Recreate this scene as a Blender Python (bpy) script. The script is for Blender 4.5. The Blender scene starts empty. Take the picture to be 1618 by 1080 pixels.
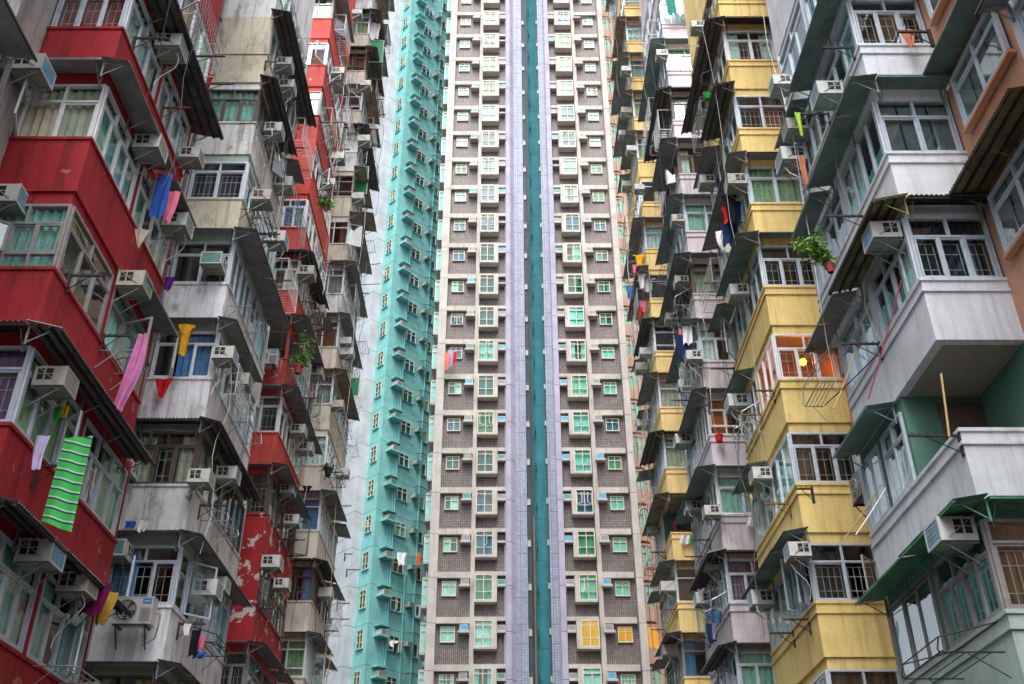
import bpy, math, random
from mathutils import Vector, Matrix
C = bpy.context.scene.collection
R = math.radians
# ------------------------------------------------------------------ camera model
EYE = 1.6
FPX, CX, CY = 1620.0, 798.0, 540.0
TH = R(31.73)
cT, sT = math.cos(TH), math.sin(TH)

def ray(px, py):
    x = (px - CX) / FPX; y = (CY - py) / FPX
    return Vector((x, cT - y * sT, sT + y * cT))
def proj(p):
    y = p.y; z = p.z-EYE; d = y*cT + z*sT
    return CX+FPX*p.x/d, CY-FPX*(z*cT - y*sT)/d
def at_x(px, py, X):
    d = ray(px, py); t = X / d.x
    return Vector((X, d.y * t, d.z * t + EYE))
def at_y(px, py, Y):
    d = ray(px, py); t = Y / d.y
    return Vector((d.x * t, Y, d.z * t + EYE))

# ------------------------------------------------------------------ materials
MATS = {}
def new_mat(name):
    m = bpy.data.materials.new(name); m.use_nodes = True
    nt = m.node_tree; nt.nodes.clear()
    out = nt.nodes.new('ShaderNodeOutputMaterial')
    MATS[name] = m
    return m, nt, out
def N(nt, t, **kw):
    n = nt.nodes.new(t)
    for k, v in kw.items():
        if hasattr(n, k) and not k[0].isupper(): setattr(n, k, v)
        else: n.inputs[k].default_value = v
    return n
def ramp(nt, src, p0, p1, c0=(0,0,0,1), c1=(1,1,1,1)):
    r = nt.nodes.new('ShaderNodeValToRGB')
    r.color_ramp.elements[0].position = p0; r.color_ramp.elements[1].position = p1
    r.color_ramp.elements[0].color = c0; r.color_ramp.elements[1].color = c1
    nt.links.new(src, r.inputs[0]); return r
def mixc(nt, fac, a, b, mode='MIX'):
    m = nt.nodes.new('ShaderNodeMix'); m.data_type = 'RGBA'; m.blend_type = mode
    for s, v in ((m.inputs[0], fac), (m.inputs[6], a), (m.inputs[7], b)):
        if isinstance(v, (int, float)): s.default_value = v
        elif isinstance(v, tuple): s.default_value = v if len(v) == 4 else (*v, 1)
        else: nt.links.new(v, s)
    return m.outputs[2]
def pos_map(nt, scale):
    g = nt.nodes.new('ShaderNodeNewGeometry')
    m = nt.nodes.new('ShaderNodeMapping'); m.inputs['Scale'].default_value = scale
    nt.links.new(g.outputs['Position'], m.inputs['Vector']); return m.outputs[0]
def noise(nt, vec, scale, detail=4, rough=.55):
    n = N(nt, 'ShaderNodeTexNoise', Scale=scale, Detail=detail, Roughness=rough)
    nt.links.new(vec, n.inputs['Vector']); return n.outputs[0]
def bsdf(nt, out, rough=.8, spec=.3, metal=0):
    b = N(nt, 'ShaderNodeBsdfPrincipled', Roughness=rough, Metallic=metal)
    b.inputs['Specular IOR Level'].default_value = spec
    nt.links.new(b.outputs[0], out.inputs[0]); return b

def plaster(name, col, dirt=(.10,.085,.07), tone=.25, streak=.35, peel=None, peel_at=.66, rough=.85, mould=0, joint=None):
    m, nt, out = new_mat(name); b = bsdf(nt, out, rough)
    p1 = pos_map(nt, (1,1,1)); ps = pos_map(nt, (3.2,3.2,.28))
    n1 = noise(nt, p1, .9, 5); n2 = noise(nt, ps, 1.6, 5, .6); n3 = noise(nt, p1, 9, 6, .65)
    lighter = tuple(min(1, c*1.16+.015) for c in col); darker = tuple(c*.78 for c in col)
    c = mixc(nt, ramp(nt, n1, .3, .7).outputs[0], darker, lighter)
    c = mixc(nt, tone, c, mixc(nt, ramp(nt, n3, .35, .7).outputs[0], darker, lighter))
    fs = ramp(nt, n2, .52, .78).outputs[0]
    mul = N(nt, 'ShaderNodeMath', operation='MULTIPLY'); nt.links.new(fs, mul.inputs[0]); mul.inputs[1].default_value = streak
    c = mixc(nt, mul.outputs[0], c, dirt)
    nf = noise(nt, pos_map(nt, (9,9,.55)), 1.0, 6, .65)
    c = mixc(nt, mul_node(nt, ramp(nt, nf, .55, .74).outputs[0], streak*.8), c, tuple(x*.55 for x in dirt))
    sp_ = noise(nt, p1, 31, 3, .6)
    c = mixc(nt, mul_node(nt, ramp(nt, sp_, .66, .70).outputs[0], .55*min(1, streak*1.6)), c, tuple(x*.45 for x in dirt))
    if mould:
        nm = noise(nt, pos_map(nt, (1,1,.7)), 1.5, 9, .72)
        mm = N(nt, 'ShaderNodeMath', operation='MULTIPLY'); nt.links.new(ramp(nt, nm, .53, .72).outputs[0], mm.inputs[0]); mm.inputs[1].default_value = mould
        c = mixc(nt, mm.outputs[0], c, (.085,.075,.06))
    if peel:
        n4 = noise(nt, p1, 2.3, 9, .62)
        c = mixc(nt, ramp(nt, n4, peel_at, peel_at+.012).outputs[0], c, peel)
    if joint is not None: c = joint_lines(nt, c, joint)
    nt.links.new(c, b.inputs['Base Color'])
    bp = N(nt, 'ShaderNodeBump', Strength=.35, Distance=.02)
    nt.links.new(noise(nt, p1, 22, 6, .7), bp.inputs['Height']); nt.links.new(bp.outputs[0], b.inputs['Normal'])
    return m
def joint_lines(nt, c, off, period=2.75, w=.035):
    g = nt.nodes.new('ShaderNodeNewGeometry'); sp = nt.nodes.new('ShaderNodeSeparateXYZ'); nt.links.new(g.outputs['Position'], sp.inputs[0])
    ad = N(nt, 'ShaderNodeMath', operation='SUBTRACT'); nt.links.new(sp.outputs[2], ad.inputs[0]); ad.inputs[1].default_value = off-50*period
    dv = N(nt, 'ShaderNodeMath', operation='DIVIDE'); nt.links.new(ad.outputs[0], dv.inputs[0]); dv.inputs[1].default_value = period
    fr = N(nt, 'ShaderNodeMath', operation='FRACT'); nt.links.new(dv.outputs[0], fr.inputs[0])
    lt = N(nt, 'ShaderNodeMath', operation='LESS_THAN'); nt.links.new(fr.outputs[0], lt.inputs[0]); lt.inputs[1].default_value = w/period
    return mixc(nt, lt.outputs[0], c, (.09,.10,.11))
def tiles(name, col, grout, sx, sz, mortar=.02, big=None, var=.25, joint=None):
    m, nt, out = new_mat(name); b = bsdf(nt, out, .55, .35)
    g = nt.nodes.new('ShaderNodeNewGeometry'); sp = nt.nodes.new('ShaderNodeSeparateXYZ'); cb = nt.nodes.new('ShaderNodeCombineXYZ')
    nt.links.new(g.outputs['Position'], sp.inputs[0]); nt.links.new(sp.outputs[0], cb.inputs[0]); nt.links.new(sp.outputs[2], cb.inputs[1])
    def brick(w, h, mo, c1, c2, gr):
        k = nt.nodes.new('ShaderNodeTexBrick'); k.offset = 0
        k.inputs['Scale'].default_value = 1; k.inputs['Brick Width'].default_value = w; k.inputs['Row Height'].default_value = h
        k.inputs['Mortar Size'].default_value = mo; k.inputs['Color1'].default_value = (*c1,1); k.inputs['Color2'].default_value = (*c2,1); k.inputs['Mortar'].default_value = (*gr,1)
        nt.links.new(cb.outputs[0], k.inputs['Vector']); return k
    lo = tuple(c*(1-var) for c in col); hi = tuple(min(1,c*(1+var)) for c in col)
    k = brick(sx, sz, mortar, lo, hi, grout); c = k.outputs[0]
    if big:
        kb = brick(big[0], big[1], .018, (1,1,1), (.86,.86,.88), (.55,.55,.55)); c = mixc(nt, 1.0, c, kb.outputs[0], 'MULTIPLY')
    ns = noise(nt, pos_map(nt, (2.5,2.5,.22)), 1.2, 5)
    c = mixc(nt, mul_node(nt, ramp(nt, ns, .5, .8).outputs[0], .4), c, tuple(x*.5 for x in col))
    if joint is not None: c = joint_lines(nt, c, joint)
    nt.links.new(c, b.inputs['Base Color']); return m
def mul_node(nt, src, v):
    mm = N(nt, 'ShaderNodeMath', operation='MULTIPLY'); nt.links.new(src, mm.inputs[0]); mm.inputs[1].default_value = v; return mm.outputs[0]
def simple(name, col, rough=.6, metal=0, spec=.4, var=.18, scale=6, rust=None, rust_at=.6):
    m, nt, out = new_mat(name); b = bsdf(nt, out, rough, spec, metal)
    n = noise(nt, pos_map(nt, (1,1,1)), scale, 5, .6)
    c = mixc(nt, ramp(nt, n, .3, .7).outputs[0], tuple(x*(1-var) for x in col), tuple(min(1,x*(1+var)) for x in col))
    if rust:
        n2 = noise(nt, pos_map(nt, (1,1,.6)), 4.1, 7, .65)
        c = mixc(nt, ramp(nt, n2, rust_at, rust_at+.12).outputs[0], c, rust)
    nt.links.new(c, b.inputs['Base Color']); return m
def glass(name, tint=(.75,.9,.88), ior=1.9):
    m, nt, out = new_mat(name)
    t = nt.nodes.new('ShaderNodeBsdfTransparent'); t.inputs[0].default_value = (*tint,1)
    g = nt.nodes.new('ShaderNodeBsdfGlossy'); g.inputs['Roughness'].default_value = .03; g.inputs[0].default_value = (.95,1,.99,1)
    r0 = ((ior-1)/(ior+1))**2; mx = nt.nodes.new('ShaderNodeMixShader'); ge = nt.nodes.new('ShaderNodeNewGeometry')
    dt = N(nt, 'ShaderNodeVectorMath', operation='DOT_PRODUCT'); nt.links.new(ge.outputs['Incoming'], dt.inputs[0]); nt.links.new(ge.outputs['True Normal'], dt.inputs[1])
    def mth(op, a, b=None):
        q = N(nt, 'ShaderNodeMath', operation=op)
        for s_, v_ in ((q.inputs[0], a), (q.inputs[1], b)):
            if v_ is None: continue
            if isinstance(v_, (int, float)): s_.default_value = v_
            else: nt.links.new(v_, s_)
        return q.outputs[0]
    fac = mth('ADD', mth('MULTIPLY', mth('POWER', mth('SUBTRACT', 1.0, mth('ABSOLUTE', dt.outputs['Value'])), 5.0), 1-r0), r0)
    bp = N(nt, 'ShaderNodeBump', Strength=.06, Distance=.05)
    nt.links.new(noise(nt, pos_map(nt, (1,1,1)), 2.2, 2), bp.inputs['Height'])
    nt.links.new(bp.outputs[0], g.inputs['Normal'])
    nt.links.new(fac, mx.inputs[0]); nt.links.new(t.outputs[0], mx.inputs[1]); nt.links.new(g.outputs[0], mx.inputs[2])
    nt.links.new(mx.outputs[0], out.inputs[0]); return m
def emit(name, col, s):
    m, nt, out = new_mat(name); e = nt.nodes.new('ShaderNodeEmission'); e.inputs[0].default_value = (*col,1); e.inputs[1].default_value = s
    nt.links.new(e.outputs[0], out.inputs[0]); return m
def cloth_mat(name, col, col2=None, axis='Z', width=.1, duty=.5, col3=None):
    m, nt, out = new_mat(name); b = bsdf(nt, out, .9, .1)
    c = (*col, 1)
    if col2:
        tc = nt.nodes.new('ShaderNodeTexCoord'); sp = nt.nodes.new('ShaderNodeSeparateXYZ'); nt.links.new(tc.outputs['Object'], sp.inputs[0])
        mm = N(nt, 'ShaderNodeMath', operation='MULTIPLY'); sx_ = N(nt, 'ShaderNodeMath', operation='MULTIPLY_ADD'); nt.links.new(sp.outputs['X'], sx_.inputs[0]); sx_.inputs[1].default_value = .32 if col3 else 0.0; nt.links.new(sp.outputs[axis], sx_.inputs[2])
        nt.links.new(sx_.outputs[0], mm.inputs[0]); mm.inputs[1].default_value = 1/width
        fr = N(nt, 'ShaderNodeMath', operation='FRACT'); nt.links.new(mm.outputs[0], fr.inputs[0])
        gt = N(nt, 'ShaderNodeMath', operation='GREATER_THAN'); nt.links.new(fr.outputs[0], gt.inputs[0]); gt.inputs[1].default_value = duty
        cc = mixc(nt, gt.outputs[0], c, (*col2,1))
        if col3:
            g3 = N(nt, 'ShaderNodeMath', operation='GREATER_THAN'); nt.links.new(fr.outputs[0], g3.inputs[0]); g3.inputs[1].default_value = duty+(1-duty)*.55
            cc = mixc(nt, g3.outputs[0], cc, (*col3,1))
        nt.links.new(cc, b.inputs['Base Color'])
    else:
        n = noise(nt, pos_map(nt, (1,1,1)), 5, 4)
        nt.links.new(mixc(nt, ramp(nt, n, .3, .7).outputs[0], tuple(x*.8 for x in col), tuple(min(1,x*1.15) for x in col)), b.inputs['Base Color'])
    return m

plaster('red', (.36,.017,.026), dirt=(.06,.014,.014), streak=.8, mould=.28, peel=(.40,.15,.12), peel_at=.65)
plaster('red_peel', (.38,.018,.024), dirt=(.07,.015,.015), streak=.4, peel=(.55,.5,.47), peel_at=.585)
plaster('red_far', (.56,.07,.055), dirt=(.12,.03,.025), streak=.4, peel=(.5,.42,.38), peel_at=.72)
plaster('white_stained', (.66,.68,.69), dirt=(.15,.115,.08), streak=.95, mould=.85, peel=(.30,.26,.22), peel_at=.64)
plaster('cream_wall', (.58,.55,.44), dirt=(.17,.13,.08), streak=.85, mould=.7, peel=(.62,.62,.62), peel_at=.66)
plaster('lilac_stained', (.58,.53,.57), dirt=(.2,.16,.14), streak=.7, mould=.35)
plaster('red_worn', (.42,.06,.055), dirt=(.10,.03,.025), streak=.8, mould=.4, peel=(.46,.36,.32), peel_at=.635)
plaster('white', (.74,.76,.80), dirt=(.19,.155,.12), streak=.8, mould=.75, peel=(.36,.33,.30), peel_at=.70)
plaster('white_clean', (.68,.72,.78), dirt=(.24,.22,.21), streak=.42, mould=.12)
plaster('beige', (.64,.58,.52), dirt=(.20,.12,.06), streak=.85, mould=.5, peel=(.33,.25,.18), peel_at=.66)
plaster('yellow', (.80,.62,.24), dirt=(.30,.20,.07), streak=.5)
plaster('yellow_far', (.84,.64,.28), dirt=(.34,.22,.08), streak=.5)
plaster('room_dark', (.07,.065,.06), streak=.1)  # wall colour darkened to stand for an unlit interior
plaster('lilac', (.64,.58,.645), dirt=(.28,.25,.26), streak=.3)
plaster('peach', (.52,.28,.175), dirt=(.3,.17,.1), streak=.35)
plaster('mint', (.34,.46,.38), dirt=(.16,.18,.13), streak=.35)
plaster('mint_pale', (.42,.53,.50), dirt=(.2,.25,.18), streak=.4)
plaster('green', (.09,.21,.165), dirt=(.06,.12,.08), streak=.3)
plaster('core', (.40,.39,.38), dirt=(.12,.10,.08), streak=.6, mould=.5)
plaster('room', (.30,.28,.25), streak=.1)
plaster('concrete', (.47,.445,.41), dirt=(.20,.14,.09), streak=.5)
plaster('concrete_col', (.48,.455,.425), dirt=(.20,.14,.09), streak=.35, joint=19.190000)
plaster('tower_lilac', (.37,.355,.46), dirt=(.36,.34,.40), streak=.18, joint=18.690000)
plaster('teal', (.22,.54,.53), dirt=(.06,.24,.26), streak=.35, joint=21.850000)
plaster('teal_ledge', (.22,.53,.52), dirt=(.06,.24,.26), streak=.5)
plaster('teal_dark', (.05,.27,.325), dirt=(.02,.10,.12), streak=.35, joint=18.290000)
plaster('pale_grey', (.55,.57,.62), dirt=(.36,.37,.41), streak=.22, joint=21.850000)
plaster('tower_peach', (.60,.42,.33), dirt=(.35,.24,.18), streak=.2)
tiles('brown_tile', (.25,.212,.205), (.085,.072,.072), .115, .115, .018, (.69,.575))
tiles('grey_tile', (.30,.335,.43), (.19,.21,.28), .16, .16, .012, (.96,2.75), .14, joint=18.090000)
simple('joint', (.08,.09,.10), .9)
simple('alu', (.54,.61,.70), .45, .25, .5, .12)
simple('alu_white', (.68,.70,.74), .45, 0, .4, .1)
simple('frame_brown', (.10,.075,.06), .5)
simple('frame_grey', (.28,.27,.27), .5)
simple('cream', (.60,.57,.45), .5, var=.08)
simple('iron', (.035,.032,.032), .6, .3, rust=(.16,.06,.03), rust_at=.58)
simple('rusty', (.20,.075,.035), .75, .2, rust=(.07,.05,.04), rust_at=.5)
simple('steel', (.36,.37,.38), .4, .6, rust=(.15,.08,.05), rust_at=.66)
simple('sheet', (.25,.26,.265), .6, .1, .4, .25, 2.5, rust=(.17,.155,.14), rust_at=.55)
simple('sheet_green', (.17,.26,.245), .6, .05, .4, .25, 2.5, rust=(.13,.17,.155), rust_at=.55)
simple('sheet_brown', (.31,.26,.205), .7, .05, .3, .3, 2.5, rust=(.17,.125,.085), rust_at=.52)
simple('sheet_mint', (.10,.27,.18), .6, .05, .4, .25, 2.5, rust=(.07,.17,.11), rust_at=.58)
simple('corrugated', (.17,.17,.165), .65, .1, .4, .35, 3, rust=(.10,.06,.035), rust_at=.60)
simple('corrugated_mossy', (.26,.245,.13), .75, 0, .3, .4, 3, rust=(.09,.045,.02), rust_at=.58)
simple('casing', (.53,.54,.53), .5, 0, .4, .12, 5, rust=(.42,.38,.31), rust_at=.62)
simple('casing_old', (.38,.37,.32), .55, 0, .4, .15, 5, rust=(.25,.19,.13), rust_at=.58)
simple('casing_under', (.26,.32,.27), .6, 0, .3, .2, 5)
simple('grille_blue', (.05,.36,.62), .5)
simple('grille_teal', (.05,.26,.27), .5)
simple('grille_grey', (.24,.25,.26), .5)
simple('dark', (.012,.013,.014), .5)
simple('hose', (.62,.62,.58), .5)
simple('pipe_teal', (.16,.50,.51), .4, 0, .5, .1)
simple('pipe_grey', (.07,.08,.095), .5)  # grey darkened so the tower slot pipes stand for a shaded void
simple('pipe_brown', (.22,.14,.07), .6)
simple('rod', (.62,.64,.64), .4, .3)
simple('bamboo', (.42,.28,.12), .6, 0, .4, .25, 8)
simple('rod_red', (.36,.03,.05), .5)
simple('wood', (.28,.13,.06), .6, 0, .3, .3, 8)
simple('terracotta', (.38,.05,.05), .6)
simple('leaf', (.085,.20,.035), .55, 0, .4, .4, 14)
simple('leaf_light', (.17,.32,.06), .5, 0, .4, .3, 14)
simple('asphalt', (.055,.055,.057), .9, 0, .2, .25, 3)
simple('label_blue', (.02,.25,.55), .5)
simple('canvas_green', (.02,.22,.09), .7)
glass('glass', (.84,.96,.93), 2.6); glass('glass_teal', (.72,.93,.88), 1.5)
emit('lit_amber', (1.0,.42,.035), .30)
emit('lit_pale', (1.0,.52,.09), .31)
emit('bulb', (1.0,.22,.004), 28)
CURT = dict(c_teal=(.36,.68,.65), c_green=(.30,.46,.27), c_cream=(.58,.54,.42), c_white=(.74,.82,.82), c_brown=(.17,.085,.05), c_purple=(.20,.09,.24),  # teal and white brightened to stand for cyan reflections in the glass
            c_blue=(.10,.26,.52), c_red=(.33,.06,.055), c_orange=(.62,.12,.025), c_yellow=(.50,.46,.16), c_dark=(.035,.03,.05), c_grey=(.30,.33,.34), c_pink=(.50,.14,.36),
            t_aqua=(.30,.62,.60), t_mint=(.36,.63,.53), t_green=(.13,.32,.20), t_pale=(.52,.70,.68), t_deep=(.03,.13,.14), t_blue=(.05,.16,.27))
for k_, v_ in CURT.items(): cloth_mat(k_, v_)

# ------------------------------------------------------------------ mesh helpers
class Frame:
    def __init__(s, o, ea, en, ez=(0,0,1)):
        s.o, s.a, s.n, s.z = Vector(o), Vector(ea), Vector(en), Vector(ez)
        s.flip = s.a.cross(s.n).dot(s.z) < 0
    def __call__(s, a, n, z): return s.o + s.a*a + s.n*n + s.z*z
    def sub(s, a, n, z, ang=0, both=False):
        ca, sa = math.cos(ang), math.sin(ang)
        return Frame(s(a,n,z), s.a*ca + s.n*sa, s.n*ca - s.a*sa, s.z)
    def rev(s, a):     # same plane, along axis reversed, starting at a
        return Frame(s(a,0,0), -s.a, s.n, s.z)
WORLD = Frame((0,0,0), (1,0,0), (0,1,0))
ORG = {}
class MB:
    def __init__(s): s.v=[]; s.f=[]; s.m=[]; s.names=[]; s.smooth=False
    def mi(s, name):
        if name not in s.names: s.names.append(name)
        return s.names.index(name)
    def face(s, pts, mat):
        b = len(s.v); s.v += [Vector(p) for p in pts]; s.f.append(tuple(range(b, b+len(pts)))); s.m.append(s.mi(mat))
    def box(s, fr, a0,a1,n0,n1,z0,z1, mat, under=None):
        b = len(s.v)
        for z in (z0,z1):
            for a, n in ((a0,n0),(a1,n0),(a1,n1),(a0,n1)): s.v.append(fr(a,n,z))
        q = [(3,2,1,0),(4,5,6,7),(0,1,5,4),(1,2,6,5),(2,3,7,6),(3,0,4,7)]
        k = s.mi(mat)
        for i, f in enumerate(q):
            f = tuple(b+x for x in f); s.f.append(f[::-1] if fr.flip else f); s.m.append(s.mi(under) if under and i == 0 else k)
    def tube(s, p, q, r, mat, n=6, cap=True):
        p, q = Vector(p), Vector(q); d = (q-p)
        if d.length < 1e-6: return
        d.normalize(); u = d.orthogonal().normalized(); w = d.cross(u); b = len(s.v); k = s.mi(mat)
        for c in (p, q):
            for i in range(n):
                t = 2*math.pi*i/n; s.v.append(c + u*(r*math.cos(t)) + w*(r*math.sin(t)))
        for i in range(n): s.f.append((b+i, b+(i+1)%n, b+n+(i+1)%n, b+n+i)); s.m.append(k)
        if cap:
            s.f.append(tuple(b+i for i in range(n))[::-1]); s.m.append(k)
            s.f.append(tuple(b+n+i for i in range(n))); s.m.append(k)
    def path(s, pts, r, mat, n=5):
        for p, q in zip(pts, pts[1:]): s.tube(p, q, r, mat, n)
    def grid(s, fn, na, nb, mat, thick=None):
        b = len(s.v); k = s.mi(mat)
        for j in range(nb+1):
            for i in range(na+1): s.v.append(Vector(fn(i/na, j/nb)))
        for j in range(nb):
            for i in range(na):
                o = b + j*(na+1) + i; s.f.append((o, o+1, o+na+2, o+na+1)); s.m.append(k)
    def build(s, name, parent=None, origin=None):
        if origin is None:
            if parent is not None: origin = ORG[parent]
            else:
                xs = [v.x for v in s.v]; ys = [v.y for v in s.v]; zs = [v.z for v in s.v]
                origin = Vector(((min(xs)+max(xs))/2, (min(ys)+max(ys))/2, min(zs)))
        origin = Vector(origin)
        me = bpy.data.meshes.new(name)
        me.from_pydata([tuple(v-origin) for v in s.v], [], s.f)
        for nme in s.names: me.materials.append(MATS[nme])
        me.polygons.foreach_set('material_index', s.m)
        if s.smooth: me.polygons.foreach_set('use_smooth', [True]*len(s.f))
        me.update()
        return put(name, me, parent, origin)
def put(name, me, parent, origin):
    o = bpy.data.objects.new(name, me); C.objects.link(o)
    if parent is not None:
        o.parent = parent; o.location = Vector(origin) - ORG[parent]
    else: o.location = origin
    ORG[o] = Vector(origin); return o
def empty(name, loc): return put(name, None, None, Vector(loc))
def tag(o, label=None, cat=None, group=None, kind=None):
    if label: o['label'] = label
    if cat: o['category'] = cat
    if group: o['group'] = group
    if kind: o['kind'] = kind
    return o
ORD = 'first second third fourth fifth sixth seventh eighth ninth tenth eleventh twelfth thirteenth fourteenth fifteenth sixteenth seventeenth eighteenth nineteenth twentieth'.split()
ORD += ['twenty-'+w for w in ORD[:9]]

# ------------------------------------------------------------------ windows
def curtain(mb, fr, a0, a1, z0, z1, n, mat, step, rng, amp=.03):
    w = a1-a0
    if w <= .02: return
    k = max(3, int(w/step)); ph = rng.uniform(0, 6)
    ps = rng.uniform(.13,.2)
    def fn(i, j):
        a = a0 + w*i
        return fr(a, n + amp*math.sin(ph + a*6.283/ps) + .01*math.sin(a*41+ph), z0 + (z1-z0)*j)
    mb.grid(fn, k, 1, mat)
def sash(mb, fr, w, h, mat, glass_m, t=.034):
    mb.box(fr, 0, t, -.018, .018, 0, h, mat); mb.box(fr, w-t, w, -.018, .018, 0, h, mat)
    mb.box(fr, t, w-t, -.018, .018, 0, t, mat); mb.box(fr, t, w-t, -.018, .018, h-t, h, mat)
    mb.face([fr(t,0,t), fr(w-t,0,t), fr(w-t,0,h-t), fr(t,0,h-t)], glass_m)
def window(fr, w, h, npan, rng, lod=1, frame='alu', cur='c_teal', cover='full', grille=False, transom=.72, opened=(), gl='glass', low=0, back=None, tcur=True, tpan=None, cdep=.10):
    """fr: origin lower corner of the opening, along / outward / up"""
    mb = MB(); t = .05
    mb.box(fr, 0, t, -.05, .03, 0, h, frame); mb.box(fr, w-t, w, -.05, .03, 0, h, frame)
    mb.box(fr, t, w-t, -.05, .03, 0, t, frame); mb.box(fr, t, w-t, -.05, .03, h-t, h, frame)
    ht = h*transom if transom else h-t
    if transom:
        mb.box(fr, t, w-t, -.048, .032, ht-.022, ht+.022, frame)
        tp = tpan or max(1, npan-1 if npan > 2 else npan)
        tw = (w-2*t)/tp
        for i in range(tp):
            a = t+i*tw
            if i: mb.box(fr, a-.02, a+.02, -.046, .028, ht+.022, h-t, frame)
            mb.face([fr(a,-.012,ht+.02), fr(a+tw,-.012,ht+.02), fr(a+tw,-.012,h-t), fr(a,-.012,h-t)], gl)
    z0 = t
    if low:
        zl = t+(h*low); mb.box(fr, t, w-t, -.048, .032, zl-.02, zl+.02, frame)
        tw = (w-2*t)/npan
        for i in range(npan):
            a = t+i*tw
            mb.face([fr(a,-.012,t), fr(a+tw,-.012,t), fr(a+tw,-.012,zl-.02), fr(a,-.012,zl-.02)], gl)
            if i: mb.box(fr, a-.022, a+.022, -.046, .03, t, zl-.02, frame)
        z0 = zl+.02
    pw = (w-2*t)/npan; ph = ht-.022-z0
    for i in range(npan):
        a = t+i*pw
        if i: mb.box(fr, a-.024, a+.024, -.046, .03, z0, ht-.022, frame)
        if i in opened:
            ang = R(rng.choice((35,48,60,70)))
            if rng.random() < .5: f2 = fr.sub(a+.01, .035, z0+.004, ang)
            else:
                r = Frame(fr(a+pw-.01,.035,z0+.004), -fr.a, fr.n, fr.z); f2 = r.sub(0,0,0,ang)
            sash(mb, f2, pw-.02, ph-.008, frame, gl, .04)
        elif lod < 2: sash(mb, fr.sub(a+.012, -.008 if i % 2 else .008, z0+.002), pw-.024, ph-.004, frame, gl)
        else: mb.face([fr(a,-.01,z0), fr(a+pw,-.01,z0), fr(a+pw,-.01,ht-.02), fr(a,-.01,ht-.02)], gl)
        if grille:
            g0, g1, zz0, zz1 = a+.08, a+pw-.08, z0+.06, ht-.1; nn = -.075; rr = .0055
            nb = max(2, int((g1-g0)/.11))
            for q in range(nb+1):
                x = g0+(g1-g0)*q/nb; mb.box(fr, x-rr, x+rr, nn-rr, nn+rr, zz0, zz1, 'rod')
            for zz in (zz0, zz0+.16, zz1-.22, zz1): mb.box(fr, g0, g1, nn-rr, nn+rr, zz-rr, zz+rr, 'rod')
    if cur:
        st = (.035, .05, .08)[min(lod,2)]; ctop = h-t if tcur else ht
        def cu(x0, x1, m=cur): curtain(mb, fr, x0, x1, .03, ctop, -cdep, m, st, rng, .028 if cdep > .05 else .008)
        if cover == 'full': cu(t, w-t)
        elif cover == 'split': cu(t, t+w*rng.uniform(.2,.38)); cu(w-t-w*rng.uniform(.2,.38), w-t)
        elif cover == 'half':
            if rng.random() < .5: cu(t, w*rng.uniform(.4,.65))
            else: cu(w*rng.uniform(.35,.6), w-t)
        elif cover == 'blind':
            nz = int((h-.1)/.05)
            for q in range(nz):
                z = .06+q*.05; mb.face([fr(t,-cdep,z), fr(w-t,-cdep,z), fr(w-t,-cdep+.02,z+.034), fr(t,-cdep+.02,z+.034)], cur)
            for x in (.3,.7): mb.box(fr, w*x-.02, w*x+.02, -cdep+.022, -cdep+.026, t, h-t, 'dark')
        elif cover == 'flat': mb.face([fr(t,-.05,t), fr(w-t,-.05,t), fr(w-t,-.05,h-t), fr(t,-.05,h-t)], cur)
    if back: mb.face([fr(0,-.3,0), fr(w,-.3,0), fr(w,-.3,h), fr(0,-.3,h)], back)
    return mb

# ------------------------------------------------------------------ canopies
def canopy(fr, a0, a1, z, out, kind, rng, lod=1, mat=None, drop=.10):
    """sheet from the wall (n=0) outward, with brackets below"""
    mb = MB(); L = a1-a0
    if kind == 'flat':
        mt = mat or 'sheet'
        k = max(1, int(round(L/1.25)))
        for i in range(k):
            x0 = a0+L*i/k+.004; x1 = a0+L*(i+1)/k-.004; d = drop + rng.uniform(-.02,.02)
            for dz, rv in ((0,False),(-.014,True)):
                p = [fr(x0,.0,z+dz), fr(x1,.0,z+dz), fr(x1,out,z-d+dz), fr(x0,out,z-d+dz)]
                mb.face(p if not rv else p[::-1], mt)
            mb.face([fr(x0,out,z-d), fr(x1,out,z-d), fr(x1,out,z-d-.014), fr(x0,out,z-d-.014)], mt)
        mb.box(fr, a0, a1, out-.02, out, z-drop-.045, z-drop-.02, 'iron' if lod else mt)
    else:
        mt = mat or 'corrugated'; pitch = .085 if lod < 2 else .17; k = max(8, int(L/pitch*4)); ov = rng.uniform(.0,.07)
        for dz in (0, -.006):
            def fn(i, j, dz=dz):
                a = a0+L*i
                return fr(a, -.02+(out+ov)*j, z - drop*1.5*j + .019*math.sin(a*6.283/pitch) + dz)
            mb.grid(fn, k, 1, mt)
        for q in (.32, .68, 1.0):
            mb.box(fr, a0, a1, out*q-.02, out*q+.02, z-drop*1.5*q-.065, z-drop*1.5*q-.03, 'iron')
    nb = max(2, int(L/1.2)+1)
    for i in range(nb):
        x = a0+.12+(L-.24)*i/(nb-1)
        zz = z-.03
        mb.box(fr, x-.014, x+.014, 0, .028, zz-.36, zz-.02, mt)
        mb.tube(fr(x,.01,zz-.33), fr(x,out*.72,zz-drop*.8-.02), .012, mt, 4)
        mb.tube(fr(x,.0,zz-.02), fr(x,out*.95,zz-drop*1.05-.02), .012, mt, 4)
    return mb

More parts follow.
